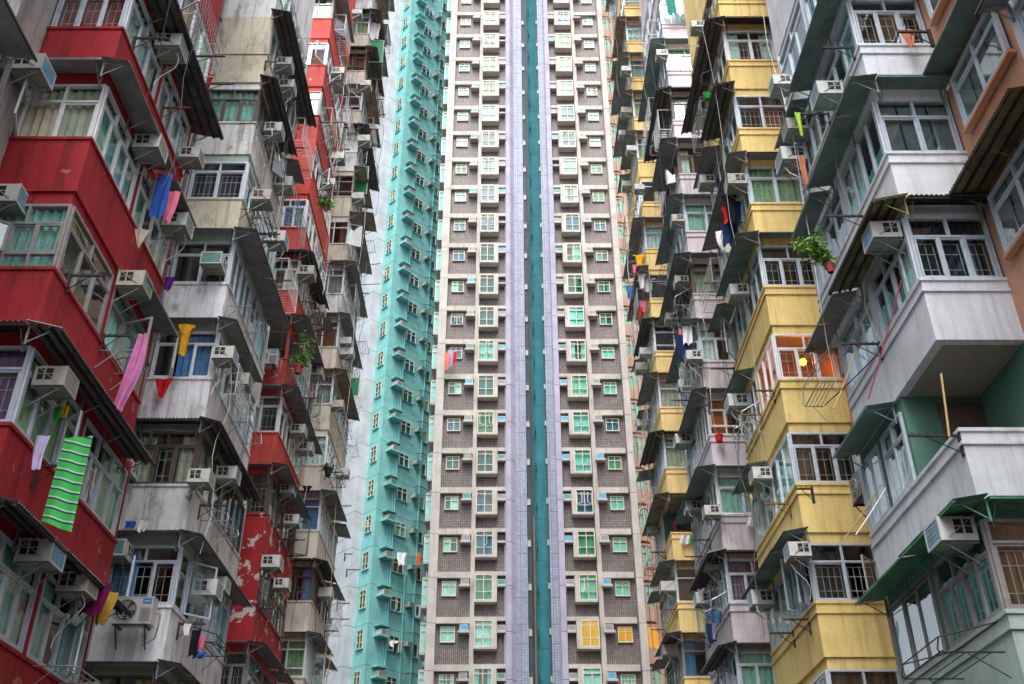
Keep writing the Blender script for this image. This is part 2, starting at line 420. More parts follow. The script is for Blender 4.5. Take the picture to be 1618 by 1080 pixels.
# ------------------------------------------------------------------ the two old blocks
PAR, FL, WH, DEP, LEN = 1.2, 2.8, 1.36, 1.45, 4.5
def stack_frame(side, S): return Frame((side*S['X'], S['Y'], EYE), (0,1,0), (-side,0,0))   # a = depth, n = out into the court
LEFT = [dict(id='L0', X=7.25, Y=4.6, base=4.1, ks=range(-1,6), wall='white', lod=1, far=10.4),
        dict(id='L1', X=7.25, Y=13.4, base=4.09, ks=range(-1,6), wall='red', lod=0),
        dict(id='L2', X=7.12, Y=21.6, base=3.93, ks=range(0,9), wall='white', lod=1),
        dict(id='L3', X=7.36, Y=29.8, base=3.78, ks=range(1,13), wall='red_far', lod=1),
        dict(id='L4', X=7.28, Y=37.9, base=3.59, ks=range(1,18), wall='beige', lod=2)]
RIGHT = [dict(id='R0', X=6.95, Y=5.6, base=4.3, ks=range(-1,6), wall='white_clean', lod=1, far=9.7),
         dict(id='R1', X=6.93, Y=14.0, base=4.3, ks=range(-1,6), wall='white_clean', lod=0),
         dict(id='R2', X=6.80, Y=22.1, base=4.18, ks=range(0,9), wall='yellow', lod=1),
         dict(id='R3', X=6.72, Y=30.2, base=3.9, ks=range(1,13), wall='lilac', lod=1),
         dict(id='R4', X=6.59, Y=38.5, base=3.74, ks=range(1,18), wall='yellow_far', lod=2)]
VARY = {'white': ('white','white','white_stained','white_stained','cream_wall'), 'red_far': ('red_far','red_far','red_worn'), 'beige': ('beige','beige','white_stained','cream_wall'), 'lilac': ('lilac','lilac','lilac_stained')}
SPECIAL = {   # what the photograph shows on single bays
 ('L1',0): dict(can='corr', cut=1, fcur='c_yellow', scur='c_teal'),
 ('L1',1): dict(can='corr', cut=1, fcur='c_purple', fgr=True, fpan=2, scur='c_green', sopen=(2,)),
 ('L1',2): dict(can='corr', cut=1, canmat='sheet', fcur='c_teal', fgr=True, scur='c_teal', fcov='full'),
 ('L1',3): dict(can='none', fcur='c_cream', fopen=(0,), fcov='full', scur='c_teal'),
 ('L1',4): dict(can='flat', fcur='c_red', fgr=True, scur='c_white'),
 ('L2',0): dict(can='flat', lint='mint', fcur='c_yellow'),
 ('L2',1): dict(can='flat', lint='mint', fcur='c_blue', fgr=True, low=0, sopen=(1,)),
 ('L2',2): dict(can='flat', lint='mint', fcur='c_cream', fcov='split'),
 ('L2',3): dict(can='corr', lint='mint', fcur='c_blue', fcov='half', fopen=(1,)),
 ('L2',4): dict(can='flat', lint='mint', fcov='none'),
 ('L2',5): dict(can='flat', sopen=(), fopen=(), lint='mint', fcur='c_dark', fpan=2, fcov='full'),
 ('L2',6): dict(can='none', sopen=(), fopen=(), fcur='c_teal'), ('L2',7): dict(solid=True, can='corr', fcan=False), ('L2',8): dict(solid=True, can='corr', fcan=False),
 ('L3',1): dict(can='flat', fcur='c_dark', fgr=True), ('L3',2): dict(solid=True, wall='red_peel', sopen=(0,)),
 ('L3',3): dict(can='none', wall='red_peel', fcur='c_green', fgr=True), ('L3',4): dict(can='flat', fcur='c_white', fcov='half'),
 ('L3',5): dict(can='flat', open=True), ('L3',6): dict(can='flat', fcur='c_yellow', fcov='split'),
 ('L3',7): dict(can='corr', fcur='c_blue', fgr=True), ('L3',8): dict(solid=True, can='none'), ('L3',9): dict(can='none', fcur='c_teal', fgr=True),
 ('L3',10): dict(can='none', fcur='c_brown'), ('L3',11): dict(can='none', fcur='c_cream'),
 ('R1',0): dict(sopen=(), fopen=(), fpan=2, can='flat', canmat='sheet_mint', lint='green', frame='frame_grey', fcur='c_brown', fgr=True, scov='none', wall='mint_pale'),
 ('R1',1): dict(sopen=(), can='flat', canmat='sheet_mint', lint='green', open=True, scur='c_white'),
 ('R1',2): dict(fpan=3, fopen=(), sopen=(), can='none', canmat='sheet_green', fcur='c_dark', fgr=True, scur='c_white'),
 ('R1',3): dict(fpan=2, sopen=(), fopen=(), can='corr', cut=.52, canmat='corrugated_mossy', fcur='c_grey', fcov='blind', scur='c_white', scov='half'),
 ('R1',4): dict(can='flat', canmat='sheet_green', fcur='c_teal', fgr=True, scov='half'),
 ('R2',0): dict(can='none', fcur='c_brown', fgr=True), ('R2',1): dict(can='none', canmat='sheet_green', fcur='c_dark', fcov='half', fopen=(0,), sopen=(0,1), fgr=True),
 ('R2',2): dict(can='flat', canmat='sheet_green', fcur='c_brown', fcov='half', fgr=True), ('R2',3): dict(can='none', lamp=True, fcov='none', fgr=True, scov='none', low=.0),
 ('R2',4): dict(can='none', fcov='none', fgr=True), ('R2',5): dict(can='flat', canmat='sheet_green', fcur='c_green', fgr=True, fpan=2),
 ('R2',6): dict(can='flat', fcur='c_brown', fgr=True, fcov='half'), ('R2',7): dict(can='corr', fcur='c_white', fgr=True, fpan=2), ('R2',8): dict(can='corr', fcur='c_teal'),
 ('R3',2): dict(can='corr', fcur='c_purple', fgr=True), ('R3',3): dict(can='corr', fcur='c_teal'), ('R3',4): dict(can='flat', fcur='c_orange', fcov='half'),
 ('R3',5): dict(can='flat', fcur='c_white'), ('R3',6): dict(can='flat', fcur='c_grey', fopen=(0,)), ('R3',7): dict(can='flat', fcur='c_teal'),
 ('R3',8): dict(can='flat', fcur='c_white', frame='frame_brown'), ('R3',9): dict(can='flat', fcur='c_white', frame='frame_brown'),
 ('R4',3): dict(can='flat', fcur='c_brown', fcov='flat'), ('R4',4): dict(can='flat', open=True), ('R4',5): dict(can='flat', fcur='c_cream'),
}
FCUR = ['c_teal','c_teal','c_white','c_cream','c_white','c_green','c_grey','c_brown','c_dark','c_purple','c_blue']
SCUR = ['c_teal','c_teal','c_white','c_white','c_white','c_cream','c_green']
def make_block(side, stacks, label, rear):
    sx = side
    root = empty('apartment_building', (sx*9.5, 26, 0)); tag(root, label, 'building')
    X0 = 8.68 if side < 0 else 8.37
    XF = 17
    # body behind the bays; near part kept low to let sky light in
    mb = MB()
    mb.box(WORLD, min(sx*X0, sx*XF), max(sx*X0, sx*XF), 29.0, 44.0, 0, 55, 'core' if side < 0 else 'peach'); mb.box(WORLD, min(sx*X0, sx*XF), max(sx*X0, sx*XF), 1.0, 28.99, 0, 33, 'core' if side < 0 else 'peach')
    mb.build('wall', root)
    for S in stacks:
        fr = stack_frame(side, S); dep = X0 - S['X']; L = S.get('far', S['Y']+LEN) - S['Y']; lod = S['lod']
        ks = list(S['ks'])
        zb = S['base'] + ks[0]*FL - PAR; ztop = S['base'] + ks[-1]*FL + FL - PAR
        b = MB(); b.box(fr, .02, L-.02, -dep, -.02, -EYE, zb-.01, S['wall']); b.build('podium', root)
        htop = 54 if S['Y'] > 28 else 32  # near stacks kept low so more sky light reaches the court
        if ztop < htop-1:
            b = MB(); b.box(fr, .02, L-.02, -dep, -.02, ztop+.01, htop, S['wall']); b.build('added_upper_wall', root)  # unseen plain storeys added above to block sky light
        for k in ks:
            o = SPECIAL.get((S['id'],k), {}); rng = random.Random(hash_id(S['id'], k))
            L = (S.get('far', S['Y']+LEN) - S['Y']) + (rng.uniform(-.45,.35) if 'far' not in S else 0)
            wall = o.get('wall', rng.choice(VARY.get(S['wall'], (S['wall'],)))); lint = o.get('lint', S['wall']); zt = S['base']+k*FL
            frame = o.get('frame', 'alu' if S['id'] == 'R1' else rng.choices(['alu','alu_white','frame_grey','frame_brown'], [6,4 if side<0 else 3,1,.7 if lod else .2])[0])
            mb = MB()
            mb.box(fr, 0, L, -dep, 0, zt-PAR, zt, wall, under=lint if lint != S['wall'] else None)
            mb.box(fr, .05, L-.02, -dep, -.05, zt, zt+.006, 'room')
            if o.get('open'):
                mb.box(fr, 1.9, 2.0, -dep, -.05, zt, zt+FL-PAR, 'green' if side > 0 else 'mint')
                if side < 0: mb.box(fr, .03, .11, -.12, -.02, zt, zt+FL-PAR, wall)
                mb.box(fr, 1.84, 1.898, -dep*.98, -dep*.45, zt+.01, zt+1.45, 'frame_brown')
            elif o.get('solid'):
                mb.box(fr, .002, .14, -dep, -.0025, zt-.001, zt+FL-PAR+.001, wall)
            else:
                mb.box(fr, .05, .16, -dep, -.05, zt+WH, zt+FL-PAR+.002, lint)
            mb.box(fr, .16 if not o.get('open') else 2.0, L-.1, -.16, -.05, zt+WH, zt+FL-PAR+.002, lint)
            mb.box(fr, L-.12, L-.002, -dep, -.003, zt-.001, zt+FL-PAR+.001, wall)
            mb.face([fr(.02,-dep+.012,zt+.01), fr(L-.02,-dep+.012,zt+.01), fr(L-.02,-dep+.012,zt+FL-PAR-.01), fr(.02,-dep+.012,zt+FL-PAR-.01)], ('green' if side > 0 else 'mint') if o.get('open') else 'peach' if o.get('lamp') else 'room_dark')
            if not o.get('open') and not o.get('solid'): mb.box(fr, L*.47+.06, L*.47+.11, -dep+.02, -.16, zt+.01, zt+FL-PAR-.01, 'peach' if o.get('lamp') else 'room_dark')  # added partition, coloured dark so the room reads as unlit
            um = L*.47 if not o.get('open') else 3.1
            mb.box(fr, um, um+.17, -.15, -.012, zt-.001, zt+WH+.002, lint if lint != S['wall'] else wall)
            mb.face([fr(.16,-dep+.02,zt+FL-PAR-.004), fr(L-.12,-dep+.02,zt+FL-PAR-.004), fr(L-.12,-.16,zt+FL-PAR-.004), fr(.16,-.16,zt+FL-PAR-.004)], 'room')
            if side > 0:    # moulded lip round the parapet
                mb.box(fr, -.035, 0, -dep, .035, zt-.27, zt-.215, wall); mb.box(fr, 0, L, 0, .035, zt-.27, zt-.215, wall)
            mb.box(fr, -.03, .0, -dep, .03, zt-.05, zt+.012, wall); mb.box(fr, 0, L, 0, .03, zt-.05, zt+.012, wall)
            bay = mb.build('balcony_bay', root, fr(0,0,zt-PAR))
            if lod < 2:
                bv = bay.modifiers.new('bevel','BEVEL'); bv.width = .016; bv.segments = 2; bv.limit_method = 'ANGLE'
            if wall == 'red_peel': bay['label'] = 'peeling red bay with bare plaster patches'
            if o.get('open'): bay['label'] = 'open balcony bay without a front window'
            if o.get('solid'): bay['label'] = 'bay with a blank front wall'
            # windows
            cov = lambda: rng.choices(['full','split','half','none'], [6,2,2,.6])[0]
            if not (o.get('open') or o.get('solid')):
                f2 = Frame(fr(.075,-dep+.02,zt+.014), fr.n, -fr.a)
                npan = o.get('fpan', rng.choice((2,3,3)) if lod < 2 else 2)
                w = window(f2, dep-.05, WH-.016, npan, rng, lod, frame, o.get('fcur', rng.choice(FCUR)), o.get('fcov', cov()), o.get('fgr', lod < 2 and rng.random() < .5),
                           rng.choice((.7,.74,.68)), o.get('fopen', (rng.randrange(npan),) if rng.random() < .1 else ()), low=o.get('low', .2 if rng.random() < .15 else 0))
                w.build('window', bay)
            for i, (u0, u1) in enumerate(((.10 if not o.get('open') else 2.02, um), (um+.17, L-.125))):
                f2 = Frame(fr(u0,-.03,zt+.014), fr.a, fr.n)
                npan = rng.choice((3,4)) if u1-u0 > 1.8 else 2
                op = tuple(o['sopen']) if i == 0 and 'sopen' in o else ((rng.randrange(npan),) if rng.random() < .13 else ())
                w = window(f2, u1-u0, WH-.016, npan, rng, lod, frame, o.get('scur', rng.choice(SCUR)), o.get('scov', cov()), lod < 1 and rng.random() < .4, rng.choice((.7,.66,.0)) or None, op)
                w.build('window', bay)
            # canopies hang under the parapet of this bay and shade the window below
            kind = o.get('can', rng.choices(['flat','corr','none'], [6,2.6,.7])[0]); cm = o.get('canmat')
            if kind != 'none' and cm is None and kind == 'flat':
                cm = 'sheet' if side < 0 else rng.choice(['sheet','sheet_green']) if lod < 2 else rng.choice(['sheet','sheet_brown'])
                if S['id'] == 'L4': cm = rng.choice(['sheet','sheet_brown','sheet_brown'])
            if kind != 'none':
                out = rng.uniform(.48,.66) if kind == 'flat' else rng.uniform(.50,.62)
                fo = rng.uniform(.30,.42)
                if o.get('fcan', True) and rng.random() < .9:
                    f3 = Frame(fr(0,-dep,0), fr.n, -fr.a)
                    canopy(f3, .02, dep, zt-PAR-.004, fo, kind, rng, lod, cm, .05).build('canopy', bay)
                u0 = -fo; cut = o.get('cut',1)*L if 'cut' in o else rng.choice((L, L, L*.62)) if kind == 'flat' else rng.choice((L*.5, L*.7, L))
                canopy(fr, u0, cut, zt-PAR-.010, out, kind, rng, lod, cm).build('canopy', bay)
                if cut < L-.5 and rng.random() < .7:
                    canopy(fr, cut+.1, L, zt-PAR-.010-rng.uniform(0,.3), out*rng.uniform(.8,1.1), 'flat', rng, lod, cm if cm not in ('corrugated_mossy',) else 'sheet').build('canopy', bay)
            elif S['id'] in ('R1','R2','L1') and k > 0:
                canopy(fr, 2.05 if (S['id'],k) == ('R1',2) else L*.52, L, zt-PAR-.010, .55, 'flat', rng, lod, 'sheet_green' if side > 0 else 'sheet').build('canopy', bay)
    # drain pipes in the recesses
    for S in stacks[2:]:
        for j, du in enumerate((-.5, -.75, -1.6)):
            p = MB(); x = side*(X0-.09); y = S['Y']+du
            p.tube((x,y,0), (x,y,32), .055 if j < 2 else .04, 'pipe_grey' if j != 1 else 'casing_old', 8)
            for z in range(2, 32, 3): p.box(WORLD, x-.07, x+.07, y-.07, y+.07, z, z+.08, 'iron')
            p.build('drain_pipe', root)
    rc = random.Random(77+side)
    for S in stacks[1:]:
        for j in range(9):
            u = rc.uniform(-.2, 4.9); v = rc.uniform(.05,.75); z0 = rc.uniform(6,40); z1 = z0+rc.uniform(4,14); fr = stack_frame(side, S); p = MB()
            p.path([fr(u+.12*math.sin(i*1.3+j), v+.08*math.sin(i*.9), z0+(z1-z0)*i/10) for i in range(11)], .008 if S['lod'] < 2 else .012, rc.choice(('iron','hose','casing_old','pipe_grey')), 4)
            p.build('cable', root)
    return root
def hash_id(i, k): return (ord(i[0])*7919 + int(i[1])*104729 + (k+5)*1299709) % 1000003

left = make_block(-1, LEFT, 'weathered apartment block of alternating red and white bay stacks', True)
right = make_block(1, RIGHT, 'weathered apartment block of alternating yellow and lilac bay stacks', False)
# unseen wing added behind the camera to dim the court, parented to left block
mb = MB(); mb.box(WORLD, -16.9, 16.9, -16, -8, 0, 13, 'core')
for k in range(3):
    for i in range(11):
        x = -14+i*2.8; mb.box(WORLD, x-.8, x+.8, -8.0, -7.95, 4+k*2.8, 5.5+k*2.8, 'c_grey'); mb.box(WORLD, x-1, x+1, -8.0, -7.6, 3.2+k*2.8, 3.95+k*2.8, 'white' if i % 2 else 'red')
mb.build('added_rear_wing', left)

# windows on the recessed walls close to the camera
rng = random.Random(5)
def recess_window(root, side, X0, y0, y1, zt, h, npan, **kw):
    fr = Frame((side*(X0-.09), y0, zt+EYE), (0,1,0), (-side,0,0)); w = y1-y0
    mb = window(fr, w, h, npan, rng, 0, cdep=.05, **kw)
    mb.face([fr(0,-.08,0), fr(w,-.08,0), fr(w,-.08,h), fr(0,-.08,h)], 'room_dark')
    mb.box(fr, -.06, w+.06, -.085, .05, -.07, -.002, 'core' if side < 0 else 'peach')
    return mb.build('window', root)
for k in range(2,6): recess_window(left, -1, 8.66, 11.2, 12.6, 4.09+k*FL+.1, 1.2, 2, frame='frame_grey', cur=None, cover='none')
for k in (1,2,3,4,5):
    recess_window(right, 1, 8.35, 11.8, 13.6, 4.3+k*FL+.2, 1.2, 2, frame='alu', cur='c_grey', cover='blind')

fr = Frame((8.37, 11.2, EYE), (0,1,0), (-1,0,0)); canopy(fr, 0, 2.7, 4.3+3*FL-PAR+.1, .72, 'corr', rng, 0, 'corrugated_mossy').build('canopy', right)
canopy(fr, .3, 2.6, 4.3+4*FL-PAR+.1, .6, 'flat', rng, 0, 'sheet_green').build('canopy', right)
# ------------------------------------------------------------------ grey-brown tower
TY = 59.8
tower = tag(empty('residential_tower', (1.9, 64, 0)), 'tall tower of brown tiled wings framed in white around a teal slot', 'building')
TF = Frame((0, TY, EYE), (1,0,0), (0,-1,0))
TOPZ = 92
def tb(x0,x1,n0,n1,z0,z1,mat,name,origin=None):
    mb = MB(); mb.box(TF,x0,x1,n0,n1,z0,z1,mat); return mb.build(name,tower)
BASEZ = -EYE
tb(-4.60,-.02,-14,-.30,BASEZ,TOPZ,'brown_tile','wall'); tb(3.68,8.28,-14,-.30,BASEZ,TOPZ,'brown_tile','wall')
tb(-.0,1.37,-14,-.42,BASEZ,TOPZ,'grey_tile','wall'); tb(2.75,3.66,-14,-.42,BASEZ,TOPZ,'grey_tile','wall')
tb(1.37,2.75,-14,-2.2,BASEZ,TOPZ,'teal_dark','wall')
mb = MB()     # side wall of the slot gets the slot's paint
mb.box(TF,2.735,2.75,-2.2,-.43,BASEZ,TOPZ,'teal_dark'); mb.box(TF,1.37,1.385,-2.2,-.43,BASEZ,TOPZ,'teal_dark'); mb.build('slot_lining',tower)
for x0,x1 in ((-4.62,-4.08),(7.87,8.30)): tb(x0,x1,-.29,0,BASEZ,TOPZ,'concrete_col','column')
for x0,x1 in ((-2.08,-1.83),(5.57,5.85)): tb(x0,x1,-.29,.012,BASEZ,TOPZ,'concrete','column')
def lilac(x0, x1, d):
    mb = MB(); pts = [(x0,-.41),(x0,.03),(x1,.03),(x1+d,-.41)] if d > 0 else [(x0,-.41),(x0,.03),(x1,.03),(x1,-.41)]
    for i in range(4):
        a, b = pts[i], pts[(i+1)%4]
        mb.face([TF(a[0],a[1],BASEZ),TF(b[0],b[1],BASEZ),TF(b[0],b[1],TOPZ),TF(a[0],a[1],TOPZ)],'tower_lilac')
    mb.build('column',tower)
lilac(.04,.38,.30); lilac(3.28,3.64,0)
J0 = 17.59-2.75*2
TWIN = ['t_aqua','t_mint','t_aqua','t_mint','t_pale','t_deep','t_green','t_blue']
rng = random.Random(11)
NFL = 24
FLOOR_J = []
for k in range(NFL):
    zj = J0 + 2.75*k           # underside of the beam above this storey
    FLOOR_J.append(zj)
    lit = (k == 2)
    for sgn in (-1, 1):
        ax = (lambda x: x) if sgn < 0 else (lambda x: 3.68-x)       # mirror the wing about the slot
        def bx(m, x0, x1, *r):
            a, b = sorted((ax(x0), ax(x1))); m.box(TF, a, b, *r)
        m = MB(); bx(m,-4.08,-2.085,-.29,-.02,zj,zj+.38,'concrete'); m.build('floor_beam',tower)
        m = MB(); bx(m,-1.825,.035,-.29,-.02,zj+.16,zj+.40,'concrete'); m.build('floor_beam',tower)
        # bay window box
        m = MB(); bx(m,-1.82,-.48,-.29,.28,zj-1.56,zj-1.45,'concrete'); bx(m,-1.82,-.48,-.29,.28,zj+.11,zj+.20,'concrete'); bx(m,-.74,-.48,-.29,.279,zj-1.451,zj+.111,'concrete'); bx(m,-1.82,-1.80,-.29,.279,zj-1.451,zj+.111,'concrete')
        m.box(TF, min(ax(-1.8),ax(-.74)), max(ax(-1.8),ax(-.74)), -.29,-.25, zj-1.45, zj+.11, 'room')
        bay = m.build('bay_window', tower, TF(ax(-1.2),0,zj-1.56))
        right_lit = lit and sgn > 0
        cur = rng.choice(TWIN); op = (rng.randrange(2),) if rng.random() < .14 else ()
        if rng.random() < .07: op = (0,1)
        x0 = min(ax(-1.80), ax(-.74))
        window(Frame(TF(x0,.25,zj-1.45),(1,0,0),(0,-1,0)), 1.06, 1.56, 2, rng, 2, 'cream', cur if not right_lit else None, rng.choices(['full','split','half','flat'],[6,2,2,2])[0], False, .80, op, 'glass_teal' if not right_lit else 'glass', .30, back='lit_pale' if right_lit else None).build('window', bay)
        # small window in the tiled panel
        x0 = min(ax(-3.79), ax(-2.93))
        op = (0,1) if rng.random() < .08 else ()
        f_ = Frame(TF(x0,-.242,zj-1.05),(1,0,0),(0,-1,0))
        w = window(f_, .86, .92, 2, rng, 2, 'cream', rng.choice(TWIN) if not right_lit else None, rng.choice(('full','half','split','full')), False, .66, op, 'glass_teal' if not right_lit else 'glass', cdep=.03)
        w.face([f_(0,-.05,0), f_(.86,-.05,0), f_(.86,-.05,.92), f_(0,-.05,.92)], 'lit_amber' if right_lit else 't_deep')
        w.box(f_, -.02, .88, -.055, .06, -.03, 0, 'concrete')
        wo = w.build('window', tower, TF(x0,-.28,zj-1.05))
        if right_lit: wo['label'] = 'small window lit amber'
        m = MB(); bx(m,-2.75,-2.085,-.29,.22,zj-.60,zj-.47,'concrete'); m.build('ledge',tower)
        m = MB(); bx(m,-.475,.035,-.29,.12,zj-.58,zj-.45,'concrete'); bx(m,-.475,.035,-.29,-.2,zj-.45,zj+.16,'dark'); m.build('ledge',tower)  # black block stands for the shaded opening above the ledge
    # bay windows in profile on the flank beside the teal wing
    for y0 in (.5, 3.2):
        m = MB()
        m.box(TF,-5.0,-4.6,-y0-1.5,-y0,zj-1.70,zj-1.55,'concrete'); m.box(TF,-5.0,-4.6,-y0-1.5,-y0,zj+.05,zj+.2,'concrete')
        m.box(TF,-4.97,-4.6,-y0-1.45,-y0-.05,zj-1.55,zj+.05,'t_aqua'); 
        for q in (0,.7,1.4): m.box(TF,-5.0,-4.95,-y0-q-.08,-y0-q-.02,zj-1.55,zj+.05,'cream')
        m.box(TF,-4.99,-4.94,-y0-.05,-y0-.012,zj-1.55,zj+.05,'cream'); m.box(TF,-4.68,-4.62,-y0-.05,-y0-.012,zj-1.55,zj+.05,'cream'); m.box(TF,-4.94,-4.68,-y0-.05,-y0-.012,zj-.35,zj-.3,'cream')
        m.build('bay_window', tower, TF(-4.6,-y0-.5,zj-1.7))
    # brackets in the slot
    m = MB(); p = [TF(2.05,-2.19,zj+.1),TF(2.05,-1.8,zj+.1),TF(2.05,-1.8,zj-.28),TF(2.05,-2.19,zj-.28)]
    m.path(p,.025,'pipe_grey',5); m.path([v+Vector((.4,0,0)) for v in p[:0]] or [TF(1.6,-1.8,zj+.1),TF(2.05,-1.8,zj+.1)],.025,'pipe_grey',5); m.build('pipe_bracket',tower)
for x, n, r, mt in ((1.46,-.6,.05,'pipe_grey'),(1.56,-.66,.06,'pipe_grey'),(1.66,-.75,.05,'pipe_grey'),(1.78,-.8,.045,'pipe_grey'),(2.68,-.6,.04,'pipe_grey')):  # pipes, with more added to fill the slot's dark void
    m = MB(); m.tube(TF(x,n,BASEZ),TF(x,n,TOPZ),r,mt,8); m.build('drain_pipe',tower)
m = MB(); m.tube(TF(1.80,-.62,BASEZ),TF(1.80,-.62,24.5),.05,'pipe_brown',8); m.build('drain_pipe',tower)

# ------------------------------------------------------------------ teal wing
S2 = math.sin(R(43)); C2 = math.cos(R(43))
E2 = Vector((-9.24, 68.8, 0)); 
PA = E2 + Vector((-S2, C2, 0))*1.52; E1 = PA + Vector((-S2,-C2,0))*.82; PW = E1 + Vector((-S2,C2,0))*3.75
teal = tag(empty('residential_tower', (-10, 73, 0)), 'turquoise zigzag tower wing with pale grey end wall and outside pipes', 'building')
FA = Frame(PA+Vector((0,0,EYE)), (S2,-C2,0), (-C2,-S2,0))         # left facet, along towards the ridge
FB = Frame(E2+Vector((0,0,EYE)), (S2,C2,0), (C2*1.0,-S2,0))       # right facet, along away from the ridge
PB = E2 + Vector((S2,C2,0))*6.6
def prism(pts, z0, z1, mats, name, root):
    mb = MB(); n = len(pts)
    for i in range(n):
        a, b = pts[i], pts[(i+1)%n]
        mb.face([(a.x,a.y,z0),(b.x,b.y,z0),(b.x,b.y,z1),(a.x,a.y,z1)], mats[i])
    mb.face([(p.x,p.y,z1) for p in pts], mats[0]); return mb.build(name, root)
TT = 104
prism([PA,E2,PB,PB+Vector((0,8,0)),PA+Vector((0,9,0))],0,TT,['teal']*5,'wall',teal)
prism([PW,E1,PA,PA+Vector((0,9,0)),PW+Vector((3,6,0))],0,TT,['pale_grey']*5,'end_wall',teal)
TFL = []
rng = random.Random(23)
FW1 = Frame(PW+Vector((0,0,EYE)), (S2,-C2,0), (-C2,-S2,0)); FW2 = Frame(E1+Vector((0,0,EYE)), (S2,C2,0), (C2,-S2,0))
for k in range(27):
    zj = 20.25-2.75*2+2.75*k; TFL.append(zj)
    o3 = lambda p: (0,0,0)
    op = (0,) if rng.random() < .12 else ()
    f_ = FA.sub(.42,.062,zj-1.62)
    w = window(f_,.72,1.3,2,rng,2,'cream',rng.choice(('t_deep','t_aqua','c_cream','t_deep')),rng.choice(('full','half','none')),False,.72,op,'glass_teal',.28,cdep=.03)
    w.face([f_(0,-.055,0),f_(.72,-.055,0),f_(.72,-.055,1.3),f_(0,-.055,1.3)],'t_deep'); w.box(f_,-.03,.75,-.06,.07,-.04,0,'teal_ledge')
    w.build('window',teal,FA(.42,0,zj-1.62))
    op = (rng.randrange(2),) if rng.random() < .25 else ()
    for (s0,ww,hh,dz) in ((1.82,1.0,1.05,-1.45),(4.08,.48,.95,-1.5)):
        f_ = FB.sub(s0,.062,zj+dz)
        w = window(f_,ww,hh,2 if ww > .6 else 1,rng,2,'cream' if rng.random() < .7 else 'alu_white',rng.choice(('t_deep','c_cream','c_green','c_brown','t_deep')),rng.choice(('full','half','none')),False,.68 if ww > .6 else None,op,'glass_teal',cdep=.03)
        w.face([f_(0,-.055,0),f_(ww,-.055,0),f_(ww,-.055,hh),f_(0,-.055,hh)],'t_deep'); w.box(f_,-.03,ww+.03,-.06,.08,-.04,0,'teal_ledge')
        w.build('window',teal,FB(s0,0,zj+dz))
    m = MB(); m.box(FB,.52,1.50,0,.62,zj-.82,zj-.70,'teal_ledge'); m.build('ledge',teal,FB(1,0,zj-.8))
    m = MB(); m.box(FB,.52,1.50,0,.62,zj-.10,zj-.02,'teal_ledge'); m.build('ledge',teal,FB(1,0,zj-.1))
    for nm, pts, r_, mt_ in (('branch_pipe',[(1.63,.12,-1.75),(2.9,.12,-1.8),(2.9,.12,-2.1)],.025,'pipe_teal'),('drying_rail',[(1.7,.06,-1.66),(1.75,.35,-1.6),(2.95,.35,-1.6),(3,.06,-1.66)],.018,'pipe_grey'),
                              ('waste_pipe',[(3.5,.1,.05),(3.9,.35,.1),(5.4,.35,-.1)],.04,'pipe_grey'),('stay_rod',[(2.9,.06,-.95),(3.5,.3,-.3)],.015,'pipe_grey')):
        m = MB(); m.path([FB(p_[0],p_[1],zj+p_[2]) for p_ in pts],r_,mt_,5); m.build(nm,teal,FB(2,0,zj-2))
for s, mt, r in ((1.60,'pipe_teal',.075),(1.40,'pipe_teal',.035),(3.96,'pipe_teal',.07)):
    m = MB(); m.tube(FB(s,.12,-EYE),FB(s,.12,TT),r,mt,8)
    for z in TFL: m.box(FB,s-.1,s+.1,0,.14,z-.7,z-.63,mt)
    m.build('drain_pipe',teal)
m = MB(); m.tube(FB(2.98,.12,-EYE),FB(2.98,.12,24.6),.06,'pipe_teal',8); m.build('drain_pipe',teal)

# ------------------------------------------------------------------ peach tower and mint tower behind
peach = tag(empty('residential_tower', (11.3, 72, 0)), 'narrow peach tower behind the brown tiled tower, with rounded bay windows', 'building')
PF = Frame((8.0,67,EYE),(1,0,0),(0,-1,0))
m = MB(); m.box(PF,0,2.8,-8,0,-EYE,104,'tower_peach'); m.build('wall',peach)
m = MB(); m.box(PF,2.25,2.8,.0,.15,-EYE,104,'pale_grey'); m.build('column',peach)
for k in range(27):
    z = 14.2+2.75*k; m = MB()
    def slab(z0,z1,mat,n1=.55,inset=0):
        pts = [(.55+inset,0),(.75+inset,n1*.8),(1.0,n1-inset),(1.55,n1-inset),(1.8-inset,n1*.8),(2.0-inset,0)]
        for a,b in zip(pts,pts[1:]): m.face([PF(a[0],a[1],z0),PF(b[0],b[1],z0),PF(b[0],b[1],z1),PF(a[0],a[1],z1)],mat)
        for zz in (z0,z1): m.face([PF(p[0],p[1],zz) for p in pts],mat)
    slab(z,z+1.0,'tower_peach'); slab(z+1.0,z+2.4,'t_mint' if k != 1 else 'lit_amber',.5,.05); slab(z+2.4,z+2.55,'tower_peach')
    for a in (.98,1.3,1.56): m.box(PF,a-.03,a+.03,.43,.53,z+1.0,z+2.4,'cream')
    m.box(PF,1.0,1.54,.42,.525,z+1.9,z+1.95,'cream')
    m.build('bay_window',peach,PF(1.3,0,z))
mint = tag(empty('residential_tower', (15, 80, 0)), 'pale mint tower showing as a sliver beyond the peach tower', 'building')
MF = Frame((11.4,74,EYE),(1,0,0),(0,-1,0))
m = MB(); m.box(MF,0,6,-10,0,-EYE,112,'mint'); m.build('wall',mint)
for k in range(30):
    z = 14+2.75*k
    for x in (.25,1.7,3.4):
        w = window(Frame(MF(x,.12,z+.8),(1,0,0),(0,-1,0)),.9,1.3,2,rng,2,'cream',rng.choice(TWIN),'full',False,.7,(),'glass_teal'); w.build('window',mint,MF(x,0,z))

